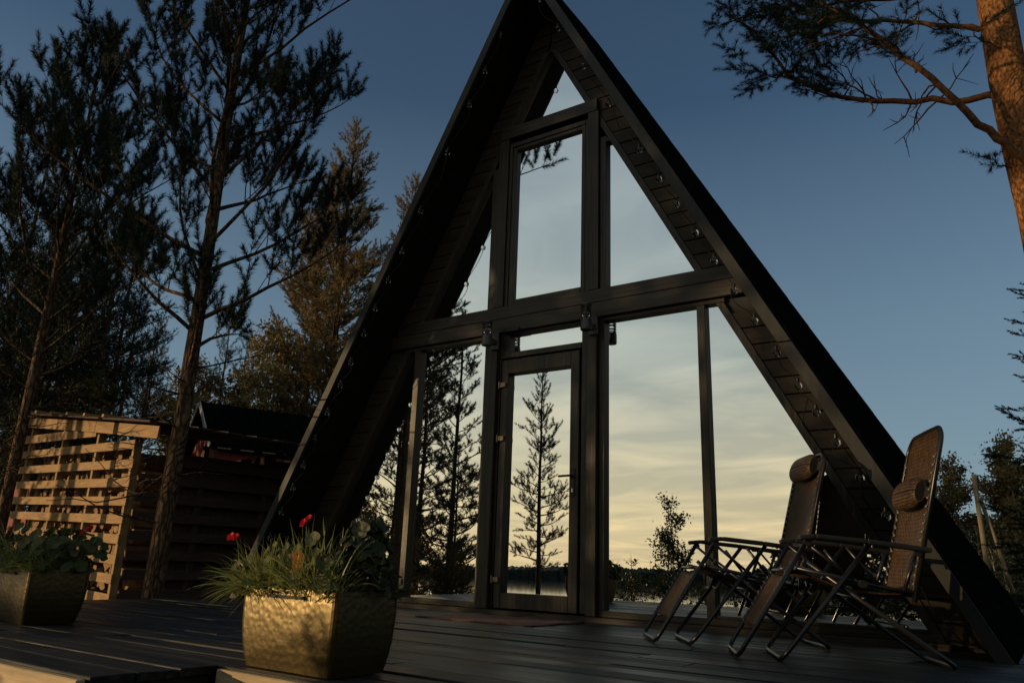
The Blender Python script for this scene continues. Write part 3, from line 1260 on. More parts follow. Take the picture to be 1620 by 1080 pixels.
def planter(cx, cy, top, bot, hgt, rz, label):
    t = thing('planter_box', label, 'planter', (cx, cy, 0.004), 'flower boxes on the deck', rz)
    (tx, ty), (bx, by) = top, bot
    th = .012

    def ring(hx, hy, z, r_=.03, n=5):
        v = []
        for sx, sy, a0 in ((1, 1, 0), (-1, 1, 90), (-1, -1, 180), (1, -1, 270)):
            for k in range(n):
                a = math.radians(a0 + 90*k/(n - 1))
                v.append((sx*(hx - r_) + r_*math.cos(a), sy*(hy - r_) + r_*math.sin(a), z))
        return v
    N_ = 20
    rings = []
    for k in range(9):
        s_ = k/8
        e_ = 1 - (1 - s_)**2.8
        rings.append(ring(bx + (tx - bx)*e_, by + (ty - by)*e_, hgt*s_))
    rings.append(ring(tx + .006, ty + .006, hgt + .001))
    rings.append(ring(tx + .006, ty + .006, hgt + .014))
    rings.append(ring(tx - th, ty - th, hgt + .014))
    rings.append(ring(tx - th - .006, ty - th - .006, hgt*.85))
    v = [p for rg in rings for p in rg]
    q = []
    for k in range(len(rings) - 1):
        for i in range(N_):
            q.append((k*N_ + i, k*N_ + (i + 1) % N_, (k + 1)*N_ + (i + 1) % N_, (k + 1)*N_ + i))
    g = MB()
    g.raw(v, quads=q, faces=[list(range(N_))[::-1]])
    g.build('box', M['hammered'], t, local=True, smooth=False)
    g = MB()
    g.raw(ring(tx - th - .003, ty - th - .003, hgt*.9), faces=[list(range(N_))])
    g.build('soil', M['soil'], t, local=True)
    g = MB()
    g.box(-.11, .11, -ty - .0115, -ty - .0065, hgt - .022, hgt - .010)
    g.build('lift_slot', M['black'], t, local=True)
    return t


def blades(g, n, cx, cy, sx, sy, z0, lmin, lmax, lean, wid, droop=1.0, bias=(0, 0)):
    for i in range(n):
        x, y = cx + rng.uniform(-sx, sx), cy + rng.uniform(-sy, sy)
        ln = rng.uniform(lmin, lmax)
        an = rng.uniform(0, 2*math.pi)
        out = np.array([math.cos(an)*.6 + (x - cx)/sx*.6 + bias[0], math.sin(an)*.6 + (y - cy)/sy*.6 + bias[1], 0])
        tilt = lean*rng.uniform(.2, 1.2)
        d = np.array([out[0]*tilt, out[1]*tilt, 1.0])
        d /= np.linalg.norm(d)
        dr = droop*rng.uniform(.2, 1.4)
        k = 6
        p = np.array([x, y, z0])
        pts = [p]
        for j in range(k):
            pts.append(pts[-1] + d*ln/k)
            d = d + out*.10*dr + np.array([0, 0, -.16*dr])
            d /= np.linalg.norm(d)
        pts = np.array(pts)
        s_ = np.cross(pts[2] - pts[0], rng.normal(size=3))
        s_ /= np.linalg.norm(s_)
        ww = wid*rng.uniform(.6, 1.3)*np.array([.7, 1, 1, .9, .7, .45, .06])
        v = np.concatenate([pts - s_*ww[:, None]/2, pts + s_*ww[:, None]/2])
        q = [(j, j + 1, k + 1 + j + 1, k + 1 + j) for j in range(k)]
        g.raw(v, quads=q)


def round_leaf(g, c, nrm, r, cup=.25, n=14):
    nrm = np.array(nrm, float)
    nrm /= np.linalg.norm(nrm)
    a = np.cross(nrm, (0.3, .2, 1.0))
    a /= np.linalg.norm(a)
    b = np.cross(nrm, a)
    v = [np.array(c) - nrm*r*cup*.5]
    for ringr in (.55, 1.0):
        for k in range(n):
            an = 2*math.pi*k/n
            notch = 1 - .30*math.exp(-((an - math.pi)/.28)**2)*ringr
            rr = r*ringr*notch*(1 + .05*math.sin(5*an))
            v.append(np.array(c) + a*rr*math.cos(an) + b*rr*math.sin(an)*.88 + nrm*(r*cup*(ringr**2 - .5) + .06*r*math.sin(3*an)))
    t = [(0, 1 + k, 1 + (k + 1) % n) for k in range(n)]
    q = [(1 + k, 1 + n + k, 1 + n + (k + 1) % n, 1 + (k + 1) % n) for k in range(n)]
    g.raw(v, quads=q, tris=t)


def flower(g, c, r, nrm):
    nrm = np.array(nrm, float)
    nrm /= np.linalg.norm(nrm)
    for layer, (rr, tilt, k) in enumerate(((r, .25, 6), (r*.8, .7, 5), (r*.5, 1.2, 4))):
        for i in range(k):
            an = 2*math.pi*(i + .37*layer)/k + rng.uniform(-.2, .2)
            a = np.cross(nrm, (0.2, .9, .1))
            a /= np.linalg.norm(a)
            b = np.cross(nrm, a)
            d = a*math.cos(an) + b*math.sin(an)
            pc = np.array(c) + d*rr*.5 + nrm*rr*.4*tilt
            round_leaf(g, pc, nrm*1.0 - d*tilt + rng.normal(size=3)*.15, rr*.55, .35, 9)


# front planter
planter(1.228, -3.668, (.290, .170), (.260, .146), .292, math.radians(-1.0), 'hammered bronze flower box in front, standing at the deck edge')
gp = thing('grass_plant', 'long thin grass spilling over the front flower box', 'grass plant', (1.15, -3.69, .27))
g = MB()
blades(g, 760, 1.12, -3.70, .25, .14, .27, .12, .27, .8, .0058, 1.5, (-.10, -.15))
blades(g, 260, 1.0, -3.74, .11, .10, .27, .14, .27, 1.0, .0056, 2.4, (-.35, -.3))
blades(g, 26, 1.24, -3.70, .10, .08, .27, .24, .36, .35, .0055, .6)
blades(g, 60, 1.38, -3.80, .10, .06, .27, .16, .34, .9, .005, 1.6, (.25, -.35))
g.build('blades', M['grass'], gp)
bp_ = thing('begonia_plant', 'red begonia with round leaves at the front of the bronze flower box', 'flower', (1.2, -3.75, .27))
g = MB()
for c, nr, r in (((1.435, -3.86, .335), (.2, -1, .25), .043), ((1.33, -3.83, .50), (.1, -1, .5), .038), ((.90, -3.85, .385), (-.3, -1, .5), .034),
                 ((.97, -3.80, .34), (-.2, -.9, .6), .03), ((1.06, -3.83, .36), (.3, -.8, .7), .035), ((1.16, -3.84, .33), (0, -1, .4), .03),
                 ((1.27, -3.86, .34), (.4, -1, .5), .035), ((.85, -3.78, .36), (-.5, -.8, .6), .033), ((1.40, -3.82, .41), (.5, -.8, .4), .036),
                 ((1.02, -3.75, .44), (-.1, -.7, .7), .035), ((1.14, -3.74, .46), (.2, -.9, .6), .03)) + tuple(
        ((rng.uniform(.88, 1.42), rng.uniform(-3.84, -3.60), rng.uniform(.31, .47)), (rng.uniform(-.6, .6), -1, rng.uniform(.1, .9)), rng.uniform(.018, .034)) for _ in range(46)):
    round_leaf(g, c, nr, r)
g.build('leaf_cluster', M['begonia'], bp_)
g = MB()
for x, y, z in ((.795, -3.80, .505), (1.235, -3.79, .565), (1.27, -3.83, .44), (1.435, -3.84, .33), (1.33, -3.81, .49)):
    g.tube([(x*.6 + 1.15*.4, -3.70, .27), (x*.85 + 1.15*.15, y*.6 - 3.70*.4, z*.8), (x, y, z)], .0028, 5)
g.build('stem', M['begonia'], bp_)
for c, r in (((.785, -3.81, .505), .022), ((.83, -3.82, .503), .019), ((1.235, -3.80, .565), .023), ((1.25, -3.79, .585), .017)):
    g = MB()
    flower(g, c, r, (rng.uniform(-.3, .3), -.9, .5))
    g.build('flower_head', M['petal'], bp_)
g = MB()
for k, (dx, hh) in enumerate(((-.016, .082), (.018, .088), (.0, .06))):
    v = []
    for j in range(7):
        s_ = j/6
        wd = .020*math.sin(math.pi*(.18 + .76*s_)) * (1.0 if k < 2 else .7)
        x = 1.262 + dx*(.4 + s_)
        y = -3.855 + .014*math.sin(3*s_) - .006*k
        z = .372 + hh*s_
        v += [(x - wd, y + .008, z), (x, y - .004, z + .003), (x + wd, y + .010, z - .002)]
    q = []
    for j in range(6):
        q += [(3*j, 3*j + 1, 3*j + 4, 3*j + 3), (3*j + 1, 3*j + 2, 3*j + 5, 3*j + 4)]
    g.raw(v, quads=q)
g.build('withered_leaf', M['orange'], bp_)
dp = thing('leafy_plant', 'dark broad-leaved plant in the right half of the front flower box', 'plant', (1.40, -3.60, .27))
g = MB()
for i in range(150):
    h = rng.uniform(0, 1)
    rad = .115*math.sqrt(1 - (2*h - .85)**2*.45)
    an = rng.uniform(0, 2*math.pi)
    rr = rad*rng.uniform(.5, 1)
    c = (1.40 + rr*math.cos(an)*1.05, -3.60 + rr*math.sin(an)*.9, .30 + .27*h)
    round_leaf(g, c, (math.cos(an), math.sin(an), rng.uniform(.1, .9)), rng.uniform(.026, .042))
for i in range(26):
    c = (1.45 + rng.uniform(-.02, .16), -3.58 + rng.uniform(-.08, .08), .32 + rng.uniform(-.04, .09))
    round_leaf(g, c, rng.normal(size=3) + np.array([.3, 0, .5]), rng.uniform(.014, .024))
g.build('leaf_cluster', M['leaf_green'], dp)
g = MB()
for i in range(9):
    an = i*.7
    g.tube([(1.40, -3.60, .26), (1.40 + .05*math.cos(an), -3.60 + .05*math.sin(an), .40), (1.40 + .09*math.cos(an), -3.6 + .09*math.sin(an), .52)], .004, 5)
blades(g, 40, 1.46, -3.6, .07, .08, .28, .12, .24, .9, .004, 1.3, (.4, 0))
g.build('stem', M['leaf_green'], dp)

# left planter
planter(-1.42, -3.53, (.305, .172), (.262, .145), .292, math.radians(-5), 'dark flower box at the left frame edge, near the deck corner')
lp = thing('leafy_plant', 'bushy mixed plant with round leaves overgrowing the left flower box', 'plant', (-1.42, -3.53, .27))
g = MB()
for i in range(230):
    x = rng.uniform(-.36, .38)
    y = rng.uniform(-.20, .18)
    top = .26*(1 - (x/.42)**2*.5)
    z = .29 + top*rng.uniform(.1, 1.0)
    round_leaf(g, (-1.42 + x*1.05, -3.53 + y, z), (x*2 + rng.uniform(-.5, .5), y*4 - .5, rng.uniform(.2, 1.0)), rng.uniform(.026, .046))
g.build('leaf_cluster', M['begonia'], lp)
g = MB()
for i in range(14):
    x, y = rng.uniform(-.28, .28), rng.uniform(-.12, .12)
    g.tube([(-1.42 + x*.5, -3.53 + y*.5, .26), (-1.42 + x, -3.53 + y, .42), (-1.42 + x*1.1, -3.53 + y*1.2, .52)], .004, 5)
g.build('stem', M['leaf_green'], lp)
for c, r in (((-1.63, -3.66, .53), .030), ((-1.60, -3.68, .505), .026), ((-.80, -3.60, .545), .026), ((-.84, -3.62, .52), .02)):
    g = MB()
    flower(g, c, r, (rng.uniform(-.3, .3), -.9, .5))
    g.build('flower_head', M['petal'], lp)
gl = thing('grass_plant', 'grass tuft hanging down the front of the left flower box', 'grass plant', (-1.42, -3.65, .28))
g = MB()
blades(g, 220, -1.42, -3.66, .30, .06, .28, .16, .36, 1.0, .006, 1.9, (0, -.5))
blades(g, 90, -1.42, -3.56, .32, .12, .28, .2, .36, .5, .005, .7)
g.build('blades', M['grass'], gl)

# ---------------------------------------------------------------- firewood shed
SC = np.array([-5.358, -.973, 0])
FD = np.array([-.993, .12, 0])
SD = np.array([.12, .993, 0])


def sp(u, d, z):
    return SC + FD*u + SD*d + np.array([0, 0, z])


shed = thing('firewood_shed', 'lean-to firewood shed of pale pallet slats beside the pine trunk', 'shed', tuple(sp(1.7, 1.2, -.5)))
for u in (-.20, .93, 2.17, 3.52):
    g = MB()
    g.bar(sp(u, .05, -.55), sp(u, .05, 1.72 + .16*u), .09, .06, up=FD)
    g.build('post', M['pallet_z'], shed, bevel=.003)
for k, z in enumerate((1.70, 1.47, 1.25, 1.03, .82, .60, .38, .16, -.06)):
    g = MB()
    e0, e1 = -.27 + rnd.uniform(-.03, .03), 3.70 + rnd.uniform(-.05, .05)
    tl = .028 + rnd.uniform(-.004, .004)
    g.bar(sp(e0, 0, z + tl*(e0 - 1.3)), sp(e1, 0, z + tl*(e1 - 1.3)), .022, .108)
    g.build('slat', M['pallet_x'], shed, bevel=.003)
g = MB()
g.bar(sp(3.68, -.003, 2.0), sp(.97, -.003, 1.90), .022, .12)
g.build('slat', M['pallet_x'], shed, bevel=.003)
g = MB()
g.bar(sp(3.60, -.03, 2.26), sp(.97, -.03, 1.965), .024, .145)
g.bar(sp(.962, -.03, 1.964), sp(-.90, -.03, 1.735), .024, .145)
g.build('fascia_board', M['pallet_x'], shed, bevel=.003)
# roof of old boards on rafters
g = MB()
for k in range(16):
    d0 = -.20 + k*.19
    lift = .012*(k % 2)
    g.bar(sp(3.75, d0 + .09, 2.40 + lift), sp(-1.0, d0 + .09, 1.83 + lift), .178, .022)
rf = g.build('roof', M['dark_x'], shed)
for k in range(6):
    g = MB()
    u = 3.35 - k*.62
    g.bar(sp(u, -.24, 2.43 - (3.75 - u)*.12), sp(u, 1.5, 2.43 - (3.75 - u)*.12), .06, .035)
    g.build('batten', M['pallet_y'], rf)
# right end and back: slats darkened, shade put into their colour
for k, z in enumerate((1.50, 1.27, 1.05, .83, .61, .39, .17, -.05, -.27)):
    g = MB()
    g.bar(sp(-.26, .10, z), sp(-.26, 2.75, z), .022, .108)
    g.build('slat', M['dark_y'], shed)
for d in (.9, 1.8, 2.7):
    g = MB()
    g.bar(sp(-.215, d, -.55), sp(-.215, d, 1.75), .06, .06, up=SD)
    g.build('post', M['dark_z'], shed)
g = MB()
g.bar(sp(1.7, 2.76, -.55), sp(1.7, 2.76, 1.95), .03, 3.9, up=FD)
g.build('back_wall', M['dark_z'], shed)
# firewood: every split log a thing of its own
logs = []
for kind in range(4):
    g = MB()
    rr = .055 + .012*kind
    ang = [0, .9, 1.7] if kind % 2 else [0, .7, 1.35, 2.1, 3.1]
    nseg = 9
    poly = [(rr*1.5*math.cos(.25 + 2.2*k/(nseg - 1)), rr*1.5*math.sin(.25 + 2.2*k/(nseg - 1))) for k in range(nseg)] + [(0, -.02)]
    if kind == 3:
        poly = [(rr*math.cos(2*math.pi*k/12), rr*math.sin(2*math.pi*k/12)) for k in range(12)]
    g.prism(poly, 0, .33)
    o_ = g.build('firewood_log', M['log_end'])
    tag(o_, 'split firewood log stacked inside the pallet shed', 'log', 'logs stacked in the firewood shed')
    logs.append(o_)
rl = random.Random(11)
cnt = 0
first = [True]*4
fa = math.atan2(SD[1], SD[0]) - math.pi/2
u = -.05
while u < 3.45:
    z = .02
    top = 1.50 + .07*u + rl.uniform(-.12, .12)
    while z < top:
        k = rl.randrange(4)
        if first[k]:
            o_ = logs[k]
            first[k] = False
        else:
            o_ = logs[k].copy()
            C.objects.link(o_)
        o_.location = tuple(sp(u + rl.uniform(-.02, .02), .16 + rl.uniform(0, .10), z + .06))
        o_.rotation_euler = (0, rl.uniform(-3.1, 3.1), fa + rl.uniform(-.06, .06))
        z += .128 + rl.uniform(-.012, .01)
        cnt += 1
    u += .155
g = MB()
g.bar(sp(1.70, 1.60, -.5), sp(1.70, 1.60, 1.62), 2.1, 3.75, up=FD)
g.build('shade_core', M['dark_z'], shed)  # added dark fill, stands in for the shade inside the shed

# board leaning left of the shed
lb = thing('leaning_board', 'reddish plank frame leaning left of the firewood shed', 'plank', tuple(sp(4.4, .3, -.4)))
g = MB()
g.bar(sp(4.15, .3, -.5), sp(4.0, .5, 1.75), .10, .05, up=FD)
g.build('upright', M['pallet_z'], lb)
g = MB()
g.bar(sp(4.3, .4, 1.25), sp(6.0, .5, 1.30), .03, .22)
g.build('cross_plank', M['redpaint'], lb)
g = MB()
g.bar(sp(4.3, .42, .75), sp(6.0, .52, .80), .03, .22)
g.build('cross_plank', M['redpaint'], lb)

# ---------------------------------------------------------------- red outbuilding with black roof
RB = np.array([-12.9, 5.1, 0])
RD = np.array([.37, .929, 0])
ED = np.array([.929, -.37, 0])


def rp(a, b, z):
    return RB + RD*a + ED*b + np.array([0, 0, z])


rb_ = thing('red_outbuilding', 'red wooden outbuilding with a long black gable roof behind the shed', 'building', tuple(rp(0, 0, -.5)))
LEN = 7.0
g = MB()
for s_ in (1, -1):
    v = [rp(-.25, 0, 4.0), rp(LEN, 0, 4.0), rp(LEN, s_*1.75, 2.75), rp(-.25, s_*1.75, 2.75)]
    v += [p + np.array([0, 0, -.09]) for p in v]
    g.raw(v, quads=[(0, 1, 2, 3), (7, 6, 5, 4), (0, 3, 7, 4), (1, 5, 6, 2), (3, 2, 6, 7), (0, 4, 5, 1)])
ro = g.build('roof', M['roof'], rb_)
g = MB()
for k in range(34):
    a = -.2 + k*.21
    g.bar(rp(a, .02, 4.02), rp(a, 1.80, 2.78), .03, .03)
g.build('roof_rib', M['roof'], ro)
for k in range(14):
    a = -.1 + k*.5
    g = MB()
    g.bar(rp(a, 1.79, 2.70), rp(a + .30, 1.79, 2.70), .012, .03)
    g.build('eave_glint', M['pole'], ro)  # pale dash stands in for light caught on the corrugated eave
g = MB()
v = [rp(0, -1.5, -.6), rp(0, 1.5, -.6), rp(0, 1.5, 2.8), rp(0, 0, 3.88), rp(0, -1.5, 2.8)]
v2 = [p + RD*LEN*.97 for p in v]
g.raw(v + v2, faces=[[0, 1, 2, 3, 4], [9, 8, 7, 6, 5], [1, 6, 7, 2], [0, 4, 9, 5]])
g.build('wall', M['redpaint'], rb_)
g = MB()
g.bar(rp(-.27, .06, 3.93), rp(-.27, 1.75, 2.72), .025, .12)
g.bar(rp(-.27, -.06, 3.93), rp(-.27, -1.75, 2.72), .025, .12)
g.build('gable_trim', M['whitetrim'], rb_)


# ---------------------------------------------------------------- trees
def needles(shoots, rs, n, ln, wd, spread=(.55, 1.25)):
    """shoots: list of (pos, dir, length). one thin triangle per needle"""
    P0 = np.array([s_[0] for s_ in shoots], float)
    D0 = np.array([s_[1] for s_ in shoots], float)
    L0 = np.array([s_[2] for s_ in shoots], float)
    D0 /= np.linalg.norm(D0, axis=1)[:, None] + 1e-9
    k = len(P0)
    P0, D0, L0 = np.repeat(P0, n, 0), np.repeat(D0, n, 0), np.repeat(L0, n)
    t = rs.uniform(0, 1, k*n)
    pos = P0 + D0*(t*L0)[:, None]
    rv = rs.normal(size=(k*n, 3))
    rv -= D0*np.sum(rv*D0, 1)[:, None]
    rv /= np.linalg.norm(rv, axis=1)[:, None] + 1e-9
    th = rs.uniform(spread[0], spread[1], k*n)*(1.1 - .5*t)
    d = D0*np.cos(th)[:, None] + rv*np.sin(th)[:, None]
    l_ = ln*rs.uniform(.65, 1.2, k*n)
    sd = np.cross(d, rs.normal(size=(k*n, 3)))
    sd /= np.linalg.norm(sd, axis=1)[:, None] + 1e-9
    hw = (wd*.5*rs.uniform(.7, 1.3, k*n))[:, None]
    V_ = np.stack([pos - sd*hw, pos + sd*hw, pos + d*l_[:, None]], 1).reshape(-1, 3)
    T_ = np.arange(k*n*3).reshape(-1, 3)
    return V_, T_


def norm(v):
    return v/(np.linalg.norm(v) + 1e-9)


def limb(wood, shoots, pts, r0, rs, sub, start, sub_len, gap, flat=.5, shoot_len=.14, nside=5, tip=True, up=.25, dens=1.0):
    """a branch polyline with side shoots; fills wood (MB) and shoots (list)"""
    pts = np.asarray(pts, float)
    k = len(pts)
    rad = r0*np.linspace(1, .22, k)
    wood.tube(pts, rad, nside, cap=False)
    seg = np.linalg.norm(np.diff(pts, axis=0), axis=1)
    cum = np.concatenate([[0], np.cumsum(seg)])
    tot = cum[-1]
    s_ = start*tot
    sd = 1
    while s_ < tot:
        i = min(np.searchsorted(cum, s_, 'right') - 1, k - 2)
        f = (s_ - cum[i])/(seg[i] + 1e-9)
        p = pts[i] + (pts[i + 1] - pts[i])*f
        d = norm(pts[i + 1] - pts[i])
        rem = 1 - s_/tot
        ln = sub_len*(.30 + .9*rem)*rs.uniform(.6, 1.25)
        lat = norm(np.cross(d, np.array([0, 0, 1.0])) + 1e-6)*sd
        upv = np.cross(lat*sd, d)
        dd = norm(d*.75 + lat*rs.uniform(.5, 1.1) + upv*rs.uniform(-flat, flat) + np.array([0, 0, up]))
        if sub > 0 and ln > .22:
            n_ = 4
            q = [p]
            for j in range(n_):
                dd = norm(dd + rs.normal(size=3)*.14 + np.array([0, 0, up*.35]))
                q.append(q[-1] + dd*ln/n_)
            limb(wood, shoots, q, max(.0035, r0*.35*(1 - .6*s_/tot)), rs, sub - 1, .28, ln*.55, gap*.8, flat, shoot_len, 4, True, up, dens)
        else:
            l2 = shoot_len*rs.uniform(.8, 1.5)
            if rs.uniform() < dens:
                shoots.append((p, dd, l2))
        s_ += gap*rs.uniform(.6, 1.3)
        sd = -sd
    if tip:
        d = norm(pts[-1] - pts[-2])
        shoots.append((pts[-1], d, shoot_len*1.2))
        shoots.append((pts[-1] - d*shoot_len*.8, norm(d + rs.normal(size=3)*.3), shoot_len))


def pine(name, seed, H, r0, c0, Lmax, nbr, label, cat='tree', bark='bark', needle='needle', nn=22, nl=.075, nw=.005, prof=None, asc=(.1, .95),
         sub=1, gap=.13, sl=.14, dead=8, group=None, sub_len=.5, dens=1.0, lean=(0, 0), wob=.05, up=.22, spread=(.55, 1.25), flat=.45, irr=.25):
    rs = np.random.default_rng(seed)
    root = thing(name, label, cat, (0, 0, 0), group)
    wood = MB()
    shoots = []
    k = 14
    zt = np.linspace(0, H, k)
    wx = np.cumsum(rs.normal(size=k)*wob*H/60) + lean[0]*zt
    wy = np.cumsum(rs.normal(size=k)*wob*H/60) + lean[1]*zt
    tr = np.stack([wx, wy, zt], 1)
    rad = r0*np.maximum(.06, (1 - zt/H*.92))**.85
    rad[0] *= 1.25
    wood.tube(tr, rad, 12, cap=True)

    def tp(z):
        return np.array([np.interp(z, zt, wx), np.interp(z, zt, wy), z])
    an = rs.uniform(0, 6)
    for i in range(nbr):
        t = (i + rs.uniform(0, .7))/nbr
        z = c0 + (H*.985 - c0)*t
        an += 2.4 + rs.uniform(-.5, .5)
        ln = Lmax*(prof(t) if prof else (1 - t)**.75*(.55 + .6*min(1, t*3)) + .08)*rs.uniform(.9 - irr, .9 + irr)
        el = asc[0] + (asc[1] - asc[0])*t + rs.uniform(-.15, .2)
        d = np.array([math.cos(an)*math.cos(el), math.sin(an)*math.cos(el), math.sin(el)])
        p = tp(z)
        q = [p]
        n_ = 7
        for j in range(n_):
            d = norm(d + rs.normal(size=3)*.085 + np.array([0, 0, .045]))
            q.append(q[-1] + d*ln/n_)
        limb(wood, shoots, q, max(.008, r0*.30*(1 - t)**.6*(.5 + ln/Lmax*.6)), rs, sub, .28, ln*sub_len*.8, gap, flat, sl, 6, True, up, dens)
    # leader
    for j in range(6):
        a = j*1.05
        shoots.append((tp(H - .02), norm(np.array([math.cos(a)*.5, math.sin(a)*.5, 1.0])), sl*1.3))
    # dead lower twigs
    for i in range(dead):
        z = c0*rs.uniform(.45, 1.0)
        a = rs.uniform(0, 6.28)
        d = np.array([math.cos(a), math.sin(a), rs.uniform(-.1, .25)])
        ln = Lmax*rs.uniform(.15, .5)
        q = [tp(z)]
        for j in range(5):
            d = norm(d + rs.normal(size=3)*.2)
            q.append(q[-1] + d*ln/5)
        wood.tube(np.array(q), np.linspace(r0*.11, .003, 6), 4, cap=False)
        for m_ in range(2):
            j = rs.integers(1, 5)
            e_ = norm(d + rs.normal(size=3)*.7)
            wood.tube(np.array([q[j], q[j] + e_*ln*.2, q[j] + e_*ln*.35 + rs.normal(size=3)*.03]), [.005, .004, .002], 4, cap=False)
    wood.build('trunk', M[bark], root, smooth=True, local=True)
    cr_ = MB()
    V_, T_ = needles(shoots, rs, nn, nl, nw, spread)
    cr_.raw(V_, tris=T_)
    cr_.build('crown', M[needle], root, local=True)
    return root


def leafy(name, seed, H, r0, c0, Lmax, nbr, label, leafm, lw=.05, per=9, cat='tree', group=None, stems=1, asc=(.5, 1.0), bark='birchbark', gap=.10, prof=None):
    rs = np.random.default_rng(seed)
    root = thing(name, label, cat, (0, 0, 0), group)
    wood = MB()
    shoots = []
    for s0 in range(stems):
        a0 = rs.uniform(0, 6.28)
        k = 10
        zt = np.linspace(0, H*rs.uniform(.8, 1.0) if s0 else H, k)
        ln_ = (.0 if stems == 1 else .16)
        wx = np.cumsum(rs.normal(size=k)*.012*H) + ln_*zt*math.cos(a0)
        wy = np.cumsum(rs.normal(size=k)*.012*H) + ln_*zt*math.sin(a0)
        wood.tube(np.stack([wx, wy, zt], 1), r0*np.maximum(.08, 1 - zt/H*.9), 8)
        an = rs.uniform(0, 6)
        nb = max(4, nbr//stems)
        for i in range(nb):
            t = (i + rs.uniform(0, .8))/nb
            z = c0 + (zt[-1]*.98 - c0)*t
            an += 2.4 + rs.uniform(-.6, .6)
            ln = Lmax*(prof(t) if prof else (1 - t)**.6*(.6 + .5*min(1, 3*t)) + .12)*rs.uniform(.6, 1.15)
            el = asc[0] + (asc[1] - asc[0])*t + rs.uniform(-.2, .2)
            d = np.array([math.cos(an)*math.cos(el), math.sin(an)*math.cos(el), math.sin(el)])
            q = [np.array([np.interp(z, zt, wx), np.interp(z, zt, wy), z])]
            for j in range(6):
                d = norm(d + rs.normal(size=3)*.14)
                q.append(q[-1] + d*ln/6)
            limb(wood, shoots, q, max(.006, r0*.3*(1 - t)), rs, 1, .2, ln*.5, gap, .7, .12, 5, True, .1)
    wood.build('trunk', M[bark], root, smooth=True, local=True)
    k = len(shoots)
    P0 = np.repeat(np.array([s_[0] for s_ in shoots]), per, 0)
    D0 = np.repeat(np.array([s_[1]*s_[2] for s_ in shoots]), per, 0)
    n_ = len(P0)
    c = P0 + D0*rs.uniform(0, 1.3, (n_, 1)) + rs.normal(size=(n_, 3))*lw*1.1
    a = rs.normal(size=(n_, 3))
    a /= np.linalg.norm(a, axis=1)[:, None]
    b = np.cross(a, rs.normal(size=(n_, 3)))
    b /= np.linalg.norm(b, axis=1)[:, None]
    s_ = (lw*rs.uniform(.6, 1.25, n_))[:, None]
    V_ = np.stack([c - a*s_*.6, c + b*s_*.34, c + a*s_*.6, c - b*s_*.34], 1).reshape(-1, 3)
    cr_ = MB()
    cr_.raw(V_, quads=np.arange(n_*4).reshape(-1, 4))
    cr_.build('crown', M[leafm], root, local=True)
    return root


def put(o, x, y, rz=0.0, z=None, s_=1.0):
    o.location = (x, y, gz(x, y) - .05 if z is None else z)
    o.rotation_euler = (0, 0, rz)
    o.scale = (s_, s_, s_)
    return o


# ---- the two near pines left of the cabin
pa = pine('pine_tree', 21, 10.4, .105, 3.1, 3.0, 42, 'big dark pine whose bare trunk stands between the shed and the cabin', nn=170, nl=.078, nw=.0064,
          sub=1, gap=.165, sl=.21, asc=(.40, 1.15), up=.85, flat=.2, spread=(.7, 1.25), dead=16, sub_len=.52)
put(pa, -3.74, -1.36, 0.4)
pb = pine('pine_tree', 34, 8.1, .080, 3.1, 2.3, 36, 'dark pine at the left frame edge with its thin trunk before the pallet slats', nn=150, nl=.080, nw=.0066,
          sub=1, gap=.165, sl=.21, asc=(.40, 1.15), up=.85, flat=.2, spread=(.7, 1.25), dead=16, sub_len=.52)
put(pb, -6.42, -1.74, 1.9)

# ---- sunlit pines behind, their warm light held in the needle colour
ps = pine('pine_tree', 41, 12.6, .14, 2.2, 1.95, 100, 'tall narrow sunlit pine close to the left roof edge', needle='needle_sunlit', nn=34, nl=.10, nw=.019,
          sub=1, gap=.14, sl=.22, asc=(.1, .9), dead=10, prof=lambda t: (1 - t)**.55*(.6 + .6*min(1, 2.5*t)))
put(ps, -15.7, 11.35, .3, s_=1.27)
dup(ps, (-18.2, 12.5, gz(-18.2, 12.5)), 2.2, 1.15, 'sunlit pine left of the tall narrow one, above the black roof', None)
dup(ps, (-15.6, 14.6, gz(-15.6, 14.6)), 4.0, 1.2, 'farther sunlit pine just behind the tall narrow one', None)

# ---- the wood behind the shed
pw = [pine('pine_tree', 51 + k, 8.6 + .7*k, .10, 1.7, 1.9, 44, 'dark pine in the crowded wood behind the firewood shed', nn=24, nl=.11, nw=.016,
           sub=1, gap=.18, sl=.22, up=.4, spread=(.65, 1.3), asc=(.05, .9), dead=10, group='pines of the wood behind the shed') for k in range(3)]
wood_spots = [(-11.5, .5, 0, .3), (-15.2, 2.6, 1, 1.2), (-14.5, -.6, 2, 2.0), (-17.6, 5.4, 1, .8), (-17.5, -2.2, 2, 4.0),
              (-19, 3.2, 0, 5.1), (-22, 2.4, 0, 3.3), (-23.5, -1.2, 1, 4.4), (-24.5, 5.0, 2, 2.5),
              (-20.5, 10.5, 1, 3.7), (-24, 9.8, 2, 5.6), (-27, 2.5, 0, .9), (-27.5, 8.0, 1, 2.2), (-22.5, 14.0, 2, 4.9),
              (-17, 11.5, 1, 2.6), (-19.5, 15, 0, .5), (-16.5, 15.8, 2, 1.4), (-29, 12.5, 0, 3.0), (-27, 16, 1, 5.0), (-12.6, -3.6, 1, 3.1), (-15.6, -2.8, 2, 1.0), (-13.6, 1.4, 0, 2.2), (-21, -4.5, 2, 1.9), (-13.8, -1.2, 0, 4.4), (-15.0, 1.2, 2, 3.2), (-13.0, 2.3, 1, .4), (-17.8, 1.4, 2, 2.7), (-16.8, 3.6, 0, 1.1), (-12.9, .9, 1, 2.9), (-14.4, 3.4, 2, 4.2), (-16.2, -.2, 1, .7), (-19.5, 5.0, 0, 3.9), (-11.6, -2.9, 2, 5.0)]
